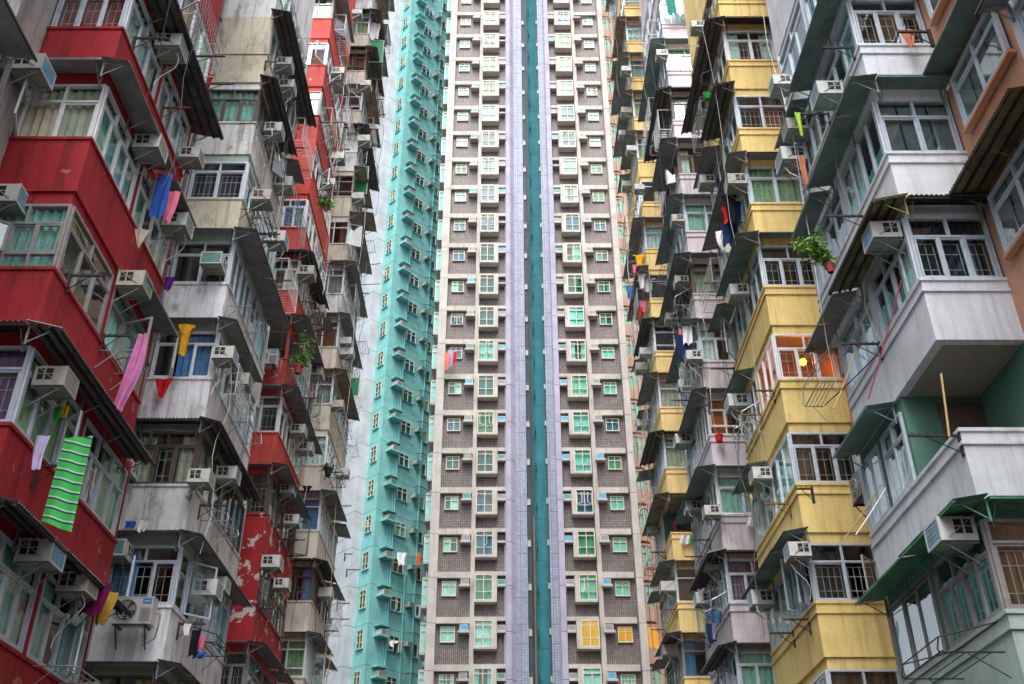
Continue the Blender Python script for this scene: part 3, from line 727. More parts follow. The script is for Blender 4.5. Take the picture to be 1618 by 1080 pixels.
# neighbouring towers, met by the windows' reflections
def neighbour(x0, x1, y, wallm, panel, label):
    o = tag(empty('residential_tower', ((x0+x1)/2, y+4, 0)), label, 'building')
    m = MB(); m.box(WORLD,x0,x1,y,y+9,0,88,wallm); m.build('wall', o)
    for i in range(int((x1-x0)/3)):
        for k in range(26):
            f = Frame((x0+.7+3*i, y, 4+k*2.75), (1,0,0), (0,-1,0)); m = MB() if k == 0 and False else MB()
            if k % 2 == 0 and i % 2 == 0: continue
            m.box(f,0,1.5,.0,.06,0,1.5,panel); m.box(f,.7,.8,.06,.09,0,1.5,'cream'); m.box(f,-.1,1.6,0,.4,-.15,-.01,wallm)
            m.build('window', o)
neighbour(-31,-16.2,61,'teal','t_pale','turquoise neighbouring tower beyond the red and white block')
neighbour(-15.9,-12.6,84,'pale_grey','t_pale','pale neighbouring tower behind the turquoise wing')
neighbour(15.5,33,60,'tower_peach','t_aqua','peach neighbouring tower beyond the yellow and lilac block')
# ------------------------------------------------------------------ air conditioners
def ac_meshes(casing, grille, lod):
    fr = Frame((0,0,0),(1,0,0),(0,-1,0)); w, h, d = .31, .42, .62
    b = MB(); b.box(fr,-w,w,0,d,0,h,casing,under='casing_under')
    if lod == 0:
        for sx in (-1,1):
            f = Frame((sx*w,0,0),(0,-1,0),(sx,0,0))
            for i in range(2):
                x = .07+.16*i; b.box(f,x,x+.14,0,.002,.12,h-.05,'dark')
                b.box(f,x-.012,x,0,.006,.09,h-.04,casing); b.box(f,x+.14,x+.152,0,.006,.09,h-.04,casing)
                b.box(f,x,x+.14,0,.006,.245,.257,casing)
            b.box(f,.02,d-.01,0,.004,.0,.025,casing)
        b.box(fr,-w-.012,w+.012,.2,.22,0,h+.008,casing)
    g = MB(); t = .035
    g.box(fr,-w-.008,w+.008,d,d+.012,h-t,h+.008,casing); g.box(fr,-w-.008,w+.008,d,d+.012,-.004,t,casing); g.box(fr,-w-.008,-w+t,d,d+.012,t,h-t,casing); g.box(fr,w-t,w+.008,d,d+.012,t,h-t,casing)
    g.box(fr,-w+t,w-t,d,d+.003,t,h-t,grille)
    if lod == 0:
        for i in range(1,9): x = -w+t+(2*w-2*t)*i/9; g.box(fr,x-.004,x+.004,d+.003,d+.008,t,h-t,'casing_old')
        for i in range(1,5): z = t+(h-2*t)*i/5; g.box(fr,-w+t,w-t,d+.003,d+.009,z-.004,z+.004,'casing_old')
    k = MB()
    for sx in (-1,1):
        k.box(fr,sx*.24-.015,sx*.24+.015,-.02,d-.02,-.032,-.002,'steel'); k.tube(fr(sx*.24,0,-.42),fr(sx*.24,d-.08,-.03),.011,'steel',4); k.tube(fr(sx*w*1.04,.0,h+.02),fr(sx*w*1.04,d*.8,.05),.010,'casing_old',4)
    k.box(fr,-.24,.24,.30,.33,-.028,-.006,'steel'); k.box(fr,-.3,.3,-.02,.012,h+.0,h+.03,'casing_old')
    return b, g, k
AC_PROTO = {}
for lod in (0,1):
    for ci, (c, g) in enumerate((('casing','grille_blue'),('casing','grille_teal'),('casing_old','grille_grey'),('casing','grille_grey'),('casing_old','grille_teal'))):
        ms = []
        for nm, mb in zip(('casing','grille','bracket'), ac_meshes(c,g,lod)):
            me = bpy.data.meshes.new('air_conditioner_'+nm); me.from_pydata([tuple(v) for v in mb.v],[],mb.f)
            for n_ in mb.names: me.materials.append(MATS[n_])
            me.polygons.foreach_set('material_index', mb.m); me.update(); ms.append(me)
        AC_PROTO[lod,ci] = ms
def ac(loc, rz, ci, lod, label, group, scale=.86, parts=True, hose=None):
    ms = AC_PROTO[lod,ci]
    o = put('air_conditioner', ms[0], None, Vector(loc)); o.rotation_euler.z = rz; o.scale = (scale,)*3
    tag(o, label, 'air conditioner', group)
    for nm, me in list(zip(('grille','bracket'), ms[1:]))[:2 if parts else 1]:
        c = bpy.data.objects.new(nm, me); C.objects.link(c); c.parent = o
    if hose:
        m = MB(); rr = random.Random(hose); a = rr.uniform(-.2,.25); pts = []
        for i in range(9):
            t = i/8; pts.append(Vector((a+.25*math.sin(t*3.1)*rr.uniform(.6,1), -.5+.35*t-.12*math.sin(t*6), -.02-1.1*t**1.3)))
        m.path(pts,.014,'hose',5)
        me = bpy.data.meshes.new('hose'); me.from_pydata([tuple(v) for v in m.v],[],m.f); me.materials.append(MATS['hose']); me.update()
        c = bpy.data.objects.new('drain_hose', me); C.objects.link(c); c.parent = o
    return o
STK = {'L1':'near red bay stack','L2':'stained white bay stack','L3':'far red bay stack','L4':'beige bay stack','R1':'near white stack beside peach walls','R2':'near yellow bay stack','R3':'lilac bay stack','R4':'far yellow bay stack'}
AC_PX = {
 'L1': [(243,233),(275,75),(218,448),(95,602),(70,875),(130,922),(310,247),(285,355)],
 'L2': [(360,562),(385,603),(323,755),(365,750),(330,932),(350,923),(455,102),(458,138),(437,207),(418,315),(452,293),(440,380)],
 'L3': [(537,117),(540,135),(525,290),(487,432),(508,490),(500,590),(475,680),(487,708),(460,773),(465,822),(432,890),(450,922)],
 'L4': [(568,22),(577,223),(568,313),(537,250),(550,540),(550,558),(537,640),(545,747),(517,937),(580,135)],
 'R1': [(1303,150),(1251,203),(1248,253),(1388,373),(1498,843)],
 'R2': [(1255,870),(1200,947),(1197,750),(1163,463),(1163,638),(1160,290),(1113,288),(1227,133),(1097,43)],
 'R3': [(1042,87),(1067,348),(1040,290),(1057,502),(1073,445),(1077,608),(1093,565),(1077,697),(1120,808),(1093,802),(1120,890),(1110,947)],
 'R4': [(987,112),(988,178),(983,213),(995,237),(988,293),(1007,298),(1017,557),(1013,582),(1013,670),(1028,837),(1053,928),(1057,1028)]}
STACK = {S['id']: (s, S) for s, ss in ((-1,LEFT),(1,RIGHT)) for S in ss}
def on_stack(sid, x, y, v=0.0):
    s, S = STACK[sid]; return at_x(x, y, s*(S['X']-v))
rng = random.Random(3)
ADJ = ['blue grilled','teal grilled','weathered grey','white','rust marked cream']
for sid, pts in AC_PX.items():
    s, S = STACK[sid]
    for i, (x, y) in enumerate(sorted(pts, key=lambda p: p[1])):
        p = on_stack(sid, x, y, .34); p.x = s*(S['X']-.03); p.z -= .20
        ci = rng.choice((0,0,1,2,3,4)) if s < 0 else rng.choice((0,0,0,3,4))
        ac(p, -s*math.pi/2, ci, 0 if S['lod'] < 2 else 1, f"{ADJ[ci]} air conditioner jutting from the {STK[sid]}, {ORD[i]} down", 'window air conditioners of the old blocks', rng.uniform(.70,.92), True, hose=(i+7) if S['lod'] < 2 and rng.random() < .45 else None)
# front facing ones
for (sid, x, y, lab) in (('L2',337,413,'teal grilled air conditioner facing forward in a dark white-stack window above the yellow shirt'),('L2',193,737,'dark grilled air conditioner beside the cream curtained front window'),
                         ('L2',183,868,'green grilled air conditioner in front of the blue curtained window')):
    s, S = STACK[sid]; p = at_y(x, y, S['Y']-.3); p.y = S['Y']+.03; p.z -= .2
    ac(p, 0, 1, 0, lab, 'window air conditioners of the old blocks')
for (x, y, X, lab) in ((60,112,-8.6,'air conditioner on the recessed wall at the upper left corner'),(22,318,-8.6,'blue grilled air conditioner on the recessed wall at the left edge'),(1298,540,8.3,'green grilled air conditioner half hidden beside the amber lit window')):
    if X < 0:
        p = at_x(x,y,X+.35); p.x = X; ac(p-Vector((0,0,.2)), math.pi/2, 0, 0, lab, 'window air conditioners of the old blocks')
    else:
        p = at_x(x,y,X-.3); p.x = X; ac(p-Vector((0,0,.2)), -math.pi/2, 1, 0, lab, 'window air conditioners of the old blocks')
# tower ledges
rng = random.Random(9); n_s = NFL-1
for k in range(1,22):
    zj = FLOOR_J[k]; st = ORD[21-k]
    for sgn, wing in ((-1,'left'),(1,'right')):
        for x, lab, n, z in ((-2.40,f"air conditioner beside small window of the tower's {wing} wing, {st} storey down",-.29,-.47),(-.22,f"air conditioner beside bay window of the tower's {wing} wing, {st} storey down",-.36,-.45)):
            if rng.random() < .08: continue
            xx = x if sgn < 0 else 3.68-x
            p = TF(xx,n,zj+z+.002)
            ac(p, 0, rng.choice((0,1,2,3,3,3,3)), 1, lab, 'air conditioners on the tower ledges', .78 if x < -1 else .74, False)
for k, zj in list(enumerate(TFL))[1:25]:
    if rng.random() < .1: continue
    ac(FB(1.02,0,zj-.70+.002), math.atan2(FB.n.x,-FB.n.y), rng.choice((2,3,4)), 1, f'air conditioner between turquoise ledges, {ORD[24-k]} storey down', 'air conditioners on the turquoise wing', .92, False)
for k, zj in list(enumerate(TFL))[2:26]:
    ac(FB(3.48,0,zj-.95), math.atan2(FB.n.x,-FB.n.y), 4, 1, f'dark box unit between turquoise pipes, {ORD[25-k]} storey down', 'box units on the turquoise wing', .75, False)
m_ = 0
for k in range(NFL-2):
    zj = FLOOR_J[k]
    p = MB(); p.box(TF,1.395,1.60,-.9,-.5,zj-.62,zj-.2,'casing_old'); p.box(TF,1.39,1.62,-.95,-.48,zj-.18,zj-.1,'pipe_grey'); p.build('slot_ac_box',tower)  # air conditioners jutting into the slot, built as plain boxes
    p = MB(); p.box(TF,2.62,2.73,-.9,-.5,zj-.52,zj-.15,'casing_old'); p.build('slot_ac_box',tower)

# outdoor condensers
def condenser(loc, rz, label, dark=False):
    r = empty('condenser', loc); r.rotation_euler.z = rz; tag(r, label, 'condenser')
    fr = Frame((0,0,0),(1,0,0),(0,-1,0))
    def add(mb, nm):
        me = bpy.data.meshes.new(nm); me.from_pydata([tuple(v) for v in mb.v],[],mb.f)
        for n_ in mb.names: me.materials.append(MATS[n_])
        me.polygons.foreach_set('material_index', mb.m); me.update(); c = bpy.data.objects.new(nm, me); C.objects.link(c); c.parent = r
    b = MB(); b.box(fr,-.40,.40,0,.30,0,.56,'casing' if not dark else 'grille_grey'); b.box(fr,-.41,.41,-.01,.31,.56,.575,'casing'); b.box(fr,.15,.38,.30,.303,.04,.34,'casing_old')
    for i in range(7): b.box(fr,.17,.36,.303,.308,.07+i*.036,.085+i*.036,'grille_grey')
    add(b,'casing')
    f = MB(); n = 24; c0 = fr(-.14,.302,.28)
    f.face([c0+Vector((.23*math.cos(6.283*i/n),0,.23*math.sin(6.283*i/n))) for i in range(n)],'dark')
    for i in range(5):
        a = 6.283*i/5; f.face([c0+Vector((0,-.002,0)),c0+Vector((.2*math.cos(a),-.004,.2*math.sin(a))),c0+Vector((.2*math.cos(a+.7),-.012,.2*math.sin(a+.7)))],'grille_grey')
    for rr in (.06,.11,.16,.21,.235):
        pts = [c0+Vector((rr*math.cos(6.283*i/n),-.015,rr*math.sin(6.283*i/n))) for i in range(n+1)]; f.path(pts,.004 if rr < .23 else .010,'casing',4)
    add(f,'fan_guard')
    l = MB(); l.box(fr,.18,.36,.303,.306,.42,.53,'label_blue'); l.box(fr,.21,.33,.306,.308,.465,.485,'casing'); add(l,'badge')
    s = MB()
    for x in (-.3,.3): s.box(fr,x-.02,x+.02,-.05,.34,-.045,-.003,'iron'); s.tube(fr(x,-.0,-.45),fr(x,.3,-.04),.014,'iron',5)
    s.box(fr,-.36,.36,.3,.33,-.04,-.004,'iron'); s.path([fr(.42,.1,.3),fr(.52,.1,.25),fr(.50,.05,.02),fr(.44,-.05,-.2),fr(.2,-.05,-.35)],.022,'casing_old',6); add(s,'bracket')
S = STACK['L2'][1]
p = at_y(213,992,S['Y']-.32); condenser((p.x,S['Y']-.33,p.z),0,'white outdoor condenser with round fan on the lowest white parapet')
S = STACK['L3'][1]; p = at_y(420,582,S['Y']-.32); condenser((p.x,S['Y']-.33,p.z),0,'white condenser unit mounted on the red parapet of the open balcony')
p = at_x(1352,785,7.6); condenser((8.0,p.y+.1,p.z),-math.pi/2,'grey condenser on black brackets between yellow bay and white bay',True)

# ------------------------------------------------------------------ drying arms, racks and poles
rng = random.Random(17); COUNT = {}
def nth(sid, what):
    COUNT[sid,what] = COUNT.get((sid,what),0)+1; return ORD[COUNT[sid,what]-1]
def arm(sid, x0, y0, x1, mat='iron'):
    s, S = STACK[sid]; p = on_stack(sid,x0,y0); q = at_y(x1,y0,p.y); ln = min(1.3,max(.35,abs(q.x-p.x)))
    d = Vector((-s,0,0)); m = MB(); m.box(Frame(p,d,(0,1,0)),0,ln,-.018,.018,-.018,.018,mat)
    for i in range(int(ln/.12)):
        a = .1+i*.12; m.tube(p+d*a+Vector((0,0,.018)),p+d*(a+.03)+Vector((0,0,.06)),.007,mat,4)
    m.tube(p+Vector((0,0,-.30)),p+d*ln*.7,.010,mat,5); m.box(Frame(p,d,(0,1,0)),-.02,.03,-.03,.03,-.34,.04,mat)
    return tag(m.build('drying_bracket',None,p), f'{"rusty" if mat == "rusty" else "dark iron"} drying bracket on the {STK[sid]}, {nth(sid,"b")} down', 'drying bracket', 'drying brackets on the old blocks')
def rack(sid, x0, y0, x1, y1, mat='steel', w=1.1, tilt=.0):
    """U-shaped rail rack hung on the wall: px box gives its wall foot and how far it stands out"""
    s, S = STACK[sid]; p = on_stack(sid,x0,y1); q = at_y(x1,y0,p.y); ln = min(1.2,max(.4,abs(q.x-p.x))); h = max(.05,min(.9,q.z-p.z))
    d = Vector((-s,0,0)); u = Vector((0,1,0)); z = Vector((0,0,1)); m = MB()
    for a in (0,w):
        o = p+u*a; m.path([o, o+d*ln, o+d*(ln+.03)+z*.04, o+d*ln*.98+z*h*.5, o+z*h],.012,mat,5) if h > .3 else m.path([o, o+d*ln],.012,mat,5)
        m.tube(o-z*.35,o+d*ln*.6,.009,mat,4)
    for i in range(5): m.tube(p+d*ln*(.2+.2*i),p+d*ln*(.2+.2*i)+u*w,.008 if i < 4 else .013,mat,4)
    if h > .3: m.tube(p+z*h,p+z*h+u*w,.010,mat,4); m.tube(p+d*ln*.98+z*h*.5,p+d*ln*.98+z*h*.5+u*w,.010,mat,4)
    return tag(m.build('drying_rack',None,p), f'{"pale steel" if mat == "steel" else "dark"} rail drying rack on the {STK[sid]}, {nth(sid,"r")} down', 'drying rack', 'drying racks on the old blocks')
def scatter(sid, n, seed):
    s, S = STACK[sid]; r = random.Random(seed); out = []
    while len(out) < n:
        k = r.choice(list(S['ks'])[1:]); u = r.uniform(.2,4.2); x, y = proj(Vector((s*S['X'], S['Y']+u, S['base']+k*FL+EYE-r.uniform(.0,.25))))
        if 5 < y < 1070 and 5 < x < 1610: out.append((x, y, S['Y']+u))
    return out
ARMS = {'L1':[(213,60,262),(257,170,300),(320,132,370),(110,435,160),(163,530,205)],
 'L2':[(420,97,437),(440,163,467),(240,680,277)],
 'L3':[(508,193,545),(468,233,487),(527,236,553),(490,512,513),(447,853,482),(470,935,490)],
 'L4':[(533,953,553),(573,463,580),(533,799,555),(545,875,553),(548,900,570),(523,978,552),(500,1040,520)],
 'R1':[(1347,75,1300),(1310,180,1265),(1468,50,1420),(1516,688,1435),(1390,543,1330)],
 'R2':[(1283,772,1279),(1160,582,1123),(1223,617,1192),(1204,655,1175),(1254,1000,1216)],
 'R3':[(1090,445,1070),(1120,640,1105)], 'R4':[(1038,899,1022)]}
for sid, n_ in (('L1',2),('L2',5),('L3',6),('L4',7),('R1',1),('R2',5),('R3',6),('R4',6)):
    for x, y, Y_ in scatter(sid, n_, 40+n_): ARMS[sid].append((x, y, x + (1 if sid[0] == 'L' else -1)*.7*FPX/(Y_*1.2)))
for sid, L in ARMS.items():
    for x0,y0,x1 in sorted(L, key=lambda t: t[1]): arm(sid,x0,y0,x1,'rusty' if rng.random() < .3 else 'iron')
RACKS = {'L1':[(50,1035,125,1052)], 'L2':[(403,190,432,214),(380,318,415,330),(362,468,398,483),(318,800,362,822),(300,990,345,1014)],
 'L3':[(515,100,540,125),(478,640,500,655),(500,260,525,300)], 'L4':[(548,110,566,140),(583,234,596,267),(548,392,570,430),(533,562,558,587),(552,595,567,625),(527,650,552,674)],
 'R1':[(1588,982,1475,1030)], 'R2':[(1325,545,1285,602),(1158,100,1105,133)], 'R3':[(1126,150,1103,173)], 'R4':[(1010,520,994,545),(1040,777,1012,803),(1020,300,1000,318)]}
for sid, n_ in (('L1',1),('L2',3),('L3',6),('L4',8),('R2',3),('R3',6),('R4',7)):
    for x, y, Y_ in scatter(sid, n_, 70+n_):
        e = FPX/(Y_*1.2); sg = 1 if sid[0] == 'L' else -1
        RACKS[sid].append((x, y-(rng.choice((.05,.6)))*e, x+sg*.65*e, y))
for sid, L in RACKS.items():
    for x0,y0,x1,y1 in sorted(L, key=lambda t: t[1]): rack(sid,x0,y0,x1,y1,'iron' if rng.random() < .4 or sid == 'R1' else 'steel', 1.5 if sid == 'R1' else rng.uniform(.8,1.3))
def cage(sid, x0, y0, label_n):
    s, S = STACK[sid]; p = on_stack(sid,x0,y0); p.x -= s*.03; d = Vector((-s,0,0)); u = Vector((0,1,0)); z = Vector((0,0,1)); m = MB(); r = .009
    w, o_, h = rng.uniform(1.2,1.9), rng.uniform(.35,.5), rng.uniform(.8,1.15); mt = rng.choice(('alu_white','alu_white','steel','casing_old'))
    for a in (0,w):
        b = p+u*a; m.path([b,b+d*o_,b+d*o_+z*h,b+z*h],r*1.5,mt,4)
    for zz in (0,h*.33,h*.66,h): m.tube(p+d*o_+z*zz,p+d*o_+z*zz+u*w,r*1.2,mt,4)
    n = int(w/.14)
    for i in range(1,n): m.tube(p+d*o_+u*(w*i/n),p+d*o_+u*(w*i/n)+z*h,r*.7,mt,4); m.tube(p+u*(w*i/n),p+d*o_+u*(w*i/n),r*.7,mt,4)
    return tag(m.build('window_cage',None,p),f'{"white" if mt == "alu_white" else "grey"} barred window cage on the {STK[sid]}, {ORD[label_n]} down','window cage','barred window cages')
for sid, n_ in (('L1',1),('L2',4),('L3',5),('L4',6),('R2',2),('R3',5),('R4',5)):
    for i, (x, y, Y_) in enumerate(sorted(scatter(sid, n_, 90+n_), key=lambda t: t[1])): cage(sid, x, y, i)
def pole(p, q, mat, label, r=.012, name='laundry_pole'):
    m = MB(); p, q = Vector(p), Vector(q); k = 6; m.path([p+(q-p)*i/k+Vector((0,0,-.02*math.sin(math.pi*i/k))) for i in range(k+1)], r, mat, 6)
    return tag(m.build(name,None), label, 'pole')
pole(on_stack('R1',1425,440,.15), on_stack('R1',1372,630,.85), 'rod_red', 'long red laundry pole leaning past the white balcony windows')
pole(on_stack('R1',1386,560,.3), on_stack('R1',1303,640,1.0), 'iron', 'dark laundry pole nearest the amber lit window',.012)
pole(on_stack('R1',1352,555,.3), on_stack('R1',1318,645,1.0), 'bamboo', 'bamboo laundry pole beside the dark one under the white balcony',.013)
pole(on_stack('R1',1392,765,.2), on_stack('R1',1335,850,.9), 'bamboo', 'pale bamboo pole resting on the hooked bracket below the open balcony',.014)
pole(on_stack('R1',1400,770,.2), on_stack('R1',1352,845,.9), 'hose', 'white laundry pole resting on the hooked bracket below the open balcony',.013)
pole(at_y(1487,590,13.7), at_y(1500,690,13.6), 'bamboo', 'upright bamboo pole standing on the open white balcony',.018)
pole(on_stack('L3',405,563,.1)+Vector((0,0,.9)), on_stack('L3',485,560,.2)+Vector((0,0,.9)), 'rusty', 'rusty rail across the open red balcony')
pole(on_stack('L4',565,418,.1), at_y(601,416,40.5), 'rusty', 'upper rusty pole jutting from the beige stack over the pale wall',.02)
pole(on_stack('L4',563,449,.1), at_y(600,448,40.5), 'rusty', 'lower rusty pole jutting from the beige stack over the pale wall',.02)
pole(at_y(515,1080,38.2), at_y(524,1028,38.2), 'bamboo', 'upright bamboo stick rising at the foot of the beige stack',.022)
pole(at_y(1045,440/1,22.5)+Vector((0,0,0)), at_y(1117,0,23.0), 'bamboo', 'thin bamboo pole slanting up past the lilac bays',.012) if False else None

# ------------------------------------------------------------------ laundry
CL = dict(satin=((.50,.17,.36),None), green_stripe=((.06,.42,.10),(.015,.07,.07)), yellow=((.75,.38,.02),None), red=((.60,.015,.02),None), magenta=((.16,.012,.075),None), mustard=((.42,.27,.04),None), black=((.012,.012,.018),None),
    pink=((.62,.16,.26),None), blue=((.03,.10,.40),None), navy=((.015,.03,.09),None), white=((.72,.72,.75),None), lilac_c=((.42,.36,.58),None), cream_c=((.5,.45,.36),None), orange=((.70,.14,.02),None), blue_stripe=((.62,.66,.70),(.05,.16,.46)),
    greenc=((.02,.28,.06),None), peach_c=((.62,.22,.13),None), teal_c=((.03,.20,.17),None), purple=((.13,.03,.25),None), lime=((.35,.55,.05),None), denim=((.06,.15,.30),None), bright_red=((.65,.02,.015),None))
for k_, (a_, b_) in CL.items():
    cloth_mat('cl_'+k_, a_, b_, 'Z', {'green_stripe':.15,'blue_stripe':.11}.get(k_,.1), .66 if k_ == 'green_stripe' else .6, (.42,.62,.45) if k_ == 'green_stripe' else None)
def cloth(name, label, cat, col, p0, p1, Y, shape='sheet', group=None, seed=1, skew=0):
    """p0,p1: photo box corners; Y: real distance. The cloth hangs facing the court with folds of its own depth."""
    rr = random.Random(seed*31+7); xm, ym = (p0[0]+p1[0])/2, (p0[1]+p1[1])/2; a = at_y(xm,p0[1],Y); b = at_y(xm,p1[1],Y); h = a.z-b.z
    w = at_y(p1[0],ym,Y).x-at_y(p0[0],ym,Y).x; a.x = at_y(xm,ym,Y).x-w/2; m = MB(); m.smooth = True
    ph = rr.uniform(0,6); na, nb = 14, 18; fo = min(.06,w*.14)*(.5 if shape == 'towel' else 1)
    ly = math.sin(seed*1.7)*.14
    def P(i, j, side):
        # outline
        x = i
        if shape == 'shirt':
            half = .5 if j < .32 else .34; half *= 1-.10*max(0,.08-j)/.08
            x = .5+(i-.5)*2*half + .02*math.sin(j*7+ph)
        elif shape == 'trousers':
            half = .30+.2*j; x = .5+(i-.5)*2*half
        elif shape == 'tri': x = .5+(i-.5)*(1-.85*j)
        elif shape == 'towel': x = i*(.86+.14*j)+.10*(1-j)
        elif shape == 'hang': x = (.52-.42*j)+i*.48*(.8+.5*math.sin(math.pi*min(1,j*1.1)))
        elif shape == 'drape': x = i*(1-.35*j)+.25*j*(.5+.5*math.sin(ph))+.05*math.sin(j*5+ph)
        else: x = i*(1-.06*j)+.03*math.sin(j*4+ph)
        jj = j
        if shape == 'shirt' and (abs(i-.5) > .40): jj = j*.42 if j > .3 else j*.42/.3*.3
        if shape == 'towel': jj = j*(.86+.14*i)
        if shape in ('sheet','drape'): jj = j*(1-.10*math.sin(i*5+ph)**2) + .03*math.sin(i*math.pi)*j
        if shape == 'trousers' and abs(i-.5) < .06 and j > .35: jj = .36
        y = fo*math.sin(ph+i*9.5+j*1.2)*(.35+.65*j) + ly*(i-.5)*w + side*.004
        return Vector((a.x+w*x+skew*w*jj, Y+y, a.z-h*jj))
    m.grid(lambda i,j: P(i,j,0), na, nb, 'cl_'+col)
    o = m.build(name,None,a); tag(o,label,cat,group); return o
def out_y(sid, x, y, v): return on_stack(sid,x,y,v).y
Ya = out_y('L1',206,560,.6)
cloth('sheet','pink satin sheet hanging from a bracket on the near red stack','sheet','satin',(188,527),(224,648),Ya,'hang',seed=2)
cloth('towel','green towel with dark stripes hanging below a red parapet','towel','green_stripe',(76,690),(133,843),out_y('L1',105,700,.75),'towel',seed=3)
cloth('towel','greyish lilac cloth hanging next to the green striped towel','towel','lilac_c',(50,688),(72,742),out_y('L1',60,700,.6),'drape',seed=4)
cloth('shirt','yellow shirt hanging in front of a white stack window','shirt','yellow',(278,512),(304,561),21.1,'shirt',seed=5)
cloth('cloth','red triangular cloth on the white parapet under the yellow shirt','cloth','red',(242,598),(271,628),21.35,'tri',seed=6)
cloth('blouse','magenta garment hanging under the lowest corrugated canopy','garment','magenta',(128,920),(172,972),out_y('L1',150,940,.45),'sheet',seed=7)
cloth('scarf','yellow cloth behind the magenta garment','cloth','mustard',(150,935),(182,986),out_y('L1',150,940,.45)+.25,'drape',seed=8)
cloth('shirt','blue shirt in the bunch of washing beside the near red stack','shirt','blue',(243,275),(266,345),out_y('L1',255,300,.4),'sheet',seed=9)
cloth('shirt','cream shirt in the bunch of washing beside the near red stack','shirt','cream_c',(237,283),(256,315),out_y('L1',255,300,.4)+.3,'shirt',seed=10)
cloth('shirt','pink shirt in the bunch of washing beside the near red stack','shirt','pink',(262,302),(281,352),out_y('L1',270,300,.5),'drape',seed=11)
cloth('cap','cream cloth hung over the edge of a red parapet','cloth','cream_c',(210,362),(234,391),out_y('L1',222,370,.25),'tri',seed=12)
cloth('bag','purple bundle hanging below the weathered white parapet','bundle','purple',(257,437),(275,459),21.2,'drape',seed=13)
cloth('shirt','bright red cloth on a bracket above the white bay','cloth','bright_red',(318,117),(337,141),20.6,'drape',seed=14)
cloth('towel','small blue cloth tucked beside the white one under the parapet','cloth','blue',(198,823),(214,834),21.2,'sheet',seed=15)
cloth('towel','small white cloth under the middle white parapet','cloth','white',(212,822),(233,841),21.2,'drape',seed=16)
Yb = out_y('L2',310,1000,.5)
cloth('trousers','black trousers on the rack of the lowest white bay','trousers','black',(300,995),(315,1037),Yb,'sheet',seed=17)
cloth('shirt','pink shirt beside the black trousers','shirt','pink',(312,1004),(324,1030),Yb+.15,'drape',seed=18)
cloth('towel','white bundle on the rack left of the black trousers','towel','white',(289,985),(301,1004),Yb,'drape',seed=19)
cloth('cloth','bright blue cloth under the pink shirt','cloth','blue',(304,1030),(328,1040),Yb+.1,'drape',seed=20)
cloth('towel','blue and white striped towel against the peeling red wall','towel','blue_stripe',(345,955),(360,981),29.6,'drape',seed=21)
for i,(c,x0,y0,x1,y1,lab) in enumerate((('black',1140,306,1168,352,'dark jacket on the washing line of the near yellow stack'),('red',1142,327,1160,352,'red garment below the dark jacket'),('navy',1148,318,1175,358,'navy garment beside the red one'),('navy',1140,352,1168,388,'dark trousers hanging lowest on the yellow stack line'))):
    cloth('garment',lab,'garment','bright_red' if c == 'red' else c,(x0,y0),(x1,y1),out_y('R2',1155,340,.5)+.12*i,'drape' if i else 'shirt',seed=30+i)
for i,(c,x0,y0,x1,y1,lab) in enumerate((('yellow',1001,402,1022,418,'yellow and orange cloth above the white shirts'),('pink',999,418,1010,432,'pink cloth under the yellow one'),('white',1006,432,1022,455,'white shirt left of the other white shirt'),('white',1008,440,1036,460,'white shirt on the far yellow stack rack'),('denim',990,450,1003,472,'denim garment at the outer end of the rack'),('pink',1011,475,1025,492,'pale pink towel on the lower rack of the far yellow stack'),('bright_red',1008,490,1018,500,'red cloth under the pale pink towel'))):
    cloth('garment',lab,'garment',c,(x0,y0),(x1,y1),out_y('R4',1010,450,.5)+.15*i,'shirt' if 'shirt' in lab else 'drape',seed=40+i)
for i,(c,x0,y0,x1,y1,lab) in enumerate((('white',1079,514,1094,544,'white cloth hanging between lilac bays'),('navy',1071,528,1088,573,'navy jeans hanging between lilac bays'),('pink',1073,519,1081,538,'pink sock bag beside the white cloth'))):
    cloth('garment',lab,'garment',c,(x0,y0),(x1,y1),out_y('R3',1082,540,.5)+.12*i,'sheet',seed=50+i)
for i,(c,x0,y0,x1,y1,lab) in enumerate((('denim',1121,964,1144,985,'blue bundle on the lilac stack near the yellow bay'),('navy',1116,985,1126,1018,'navy garment below the blue bundle'),('lilac_c',1124,988,1132,1010,'pale violet garment below the blue bundle'),('purple',1120,1002,1134,1014,'purple cloth lowest on the lilac stack'))):
    cloth('garment',lab,'garment',c,(x0,y0),(x1,y1),out_y('R3',1128,985,.4)+.12*i,'drape',seed=60+i)
for i,(c,x0,y0,x1,y1,lab) in enumerate((('teal_c',1053,-5,1068,23,'dark green towel at the top of the lilac stack'),('white',1066,-8,1080,24,'white towel at the top of the lilac stack'),('lilac_c',1078,-5,1092,30,'pale violet towel at the top of the lilac stack'))):
    cloth('towel',lab,'towel',c,(x0,y0),(x1,y1),29.7+.1*i,'sheet',seed=70+i)
cloth('scarf','orange and white cloth knotted on a bracket by the peach wall','cloth','peach_c',(1424,46),(1450,73),13.7,'tri',seed=80)
cloth('cloth','rust red cloth hanging beside the two stacked air conditioners','cloth','peach_c',(1265,247),(1276,292),out_y('R1',1270,270,.3),'drape',seed=81)
cloth('bag','lime green bag hanging from a bracket by the white wall','bag','lime',(1259,177),(1269,214),out_y('R1',1264,190,.6),'drape',seed=82)
for i,(c,x0,y0,x1,y1,lab) in enumerate((('magenta',1062,822,1071,838,'maroon garment inside the open yellow balcony'),('black',1068,820,1082,838,'black garment inside the open yellow balcony'))):
    cloth('garment',lab,'garment',c,(x0,y0),(x1,y1),38.9,'sheet',seed=90+i)
cloth('towel','white towel pegged to the front of the open yellow balcony','towel','white',(1075,845),(1090,860),38.35,'sheet',seed=93)
cloth('towel','green towel pegged beside the white one on the yellow balcony','towel','greenc',(1091,845),(1098,862),38.35,'sheet',seed=94)
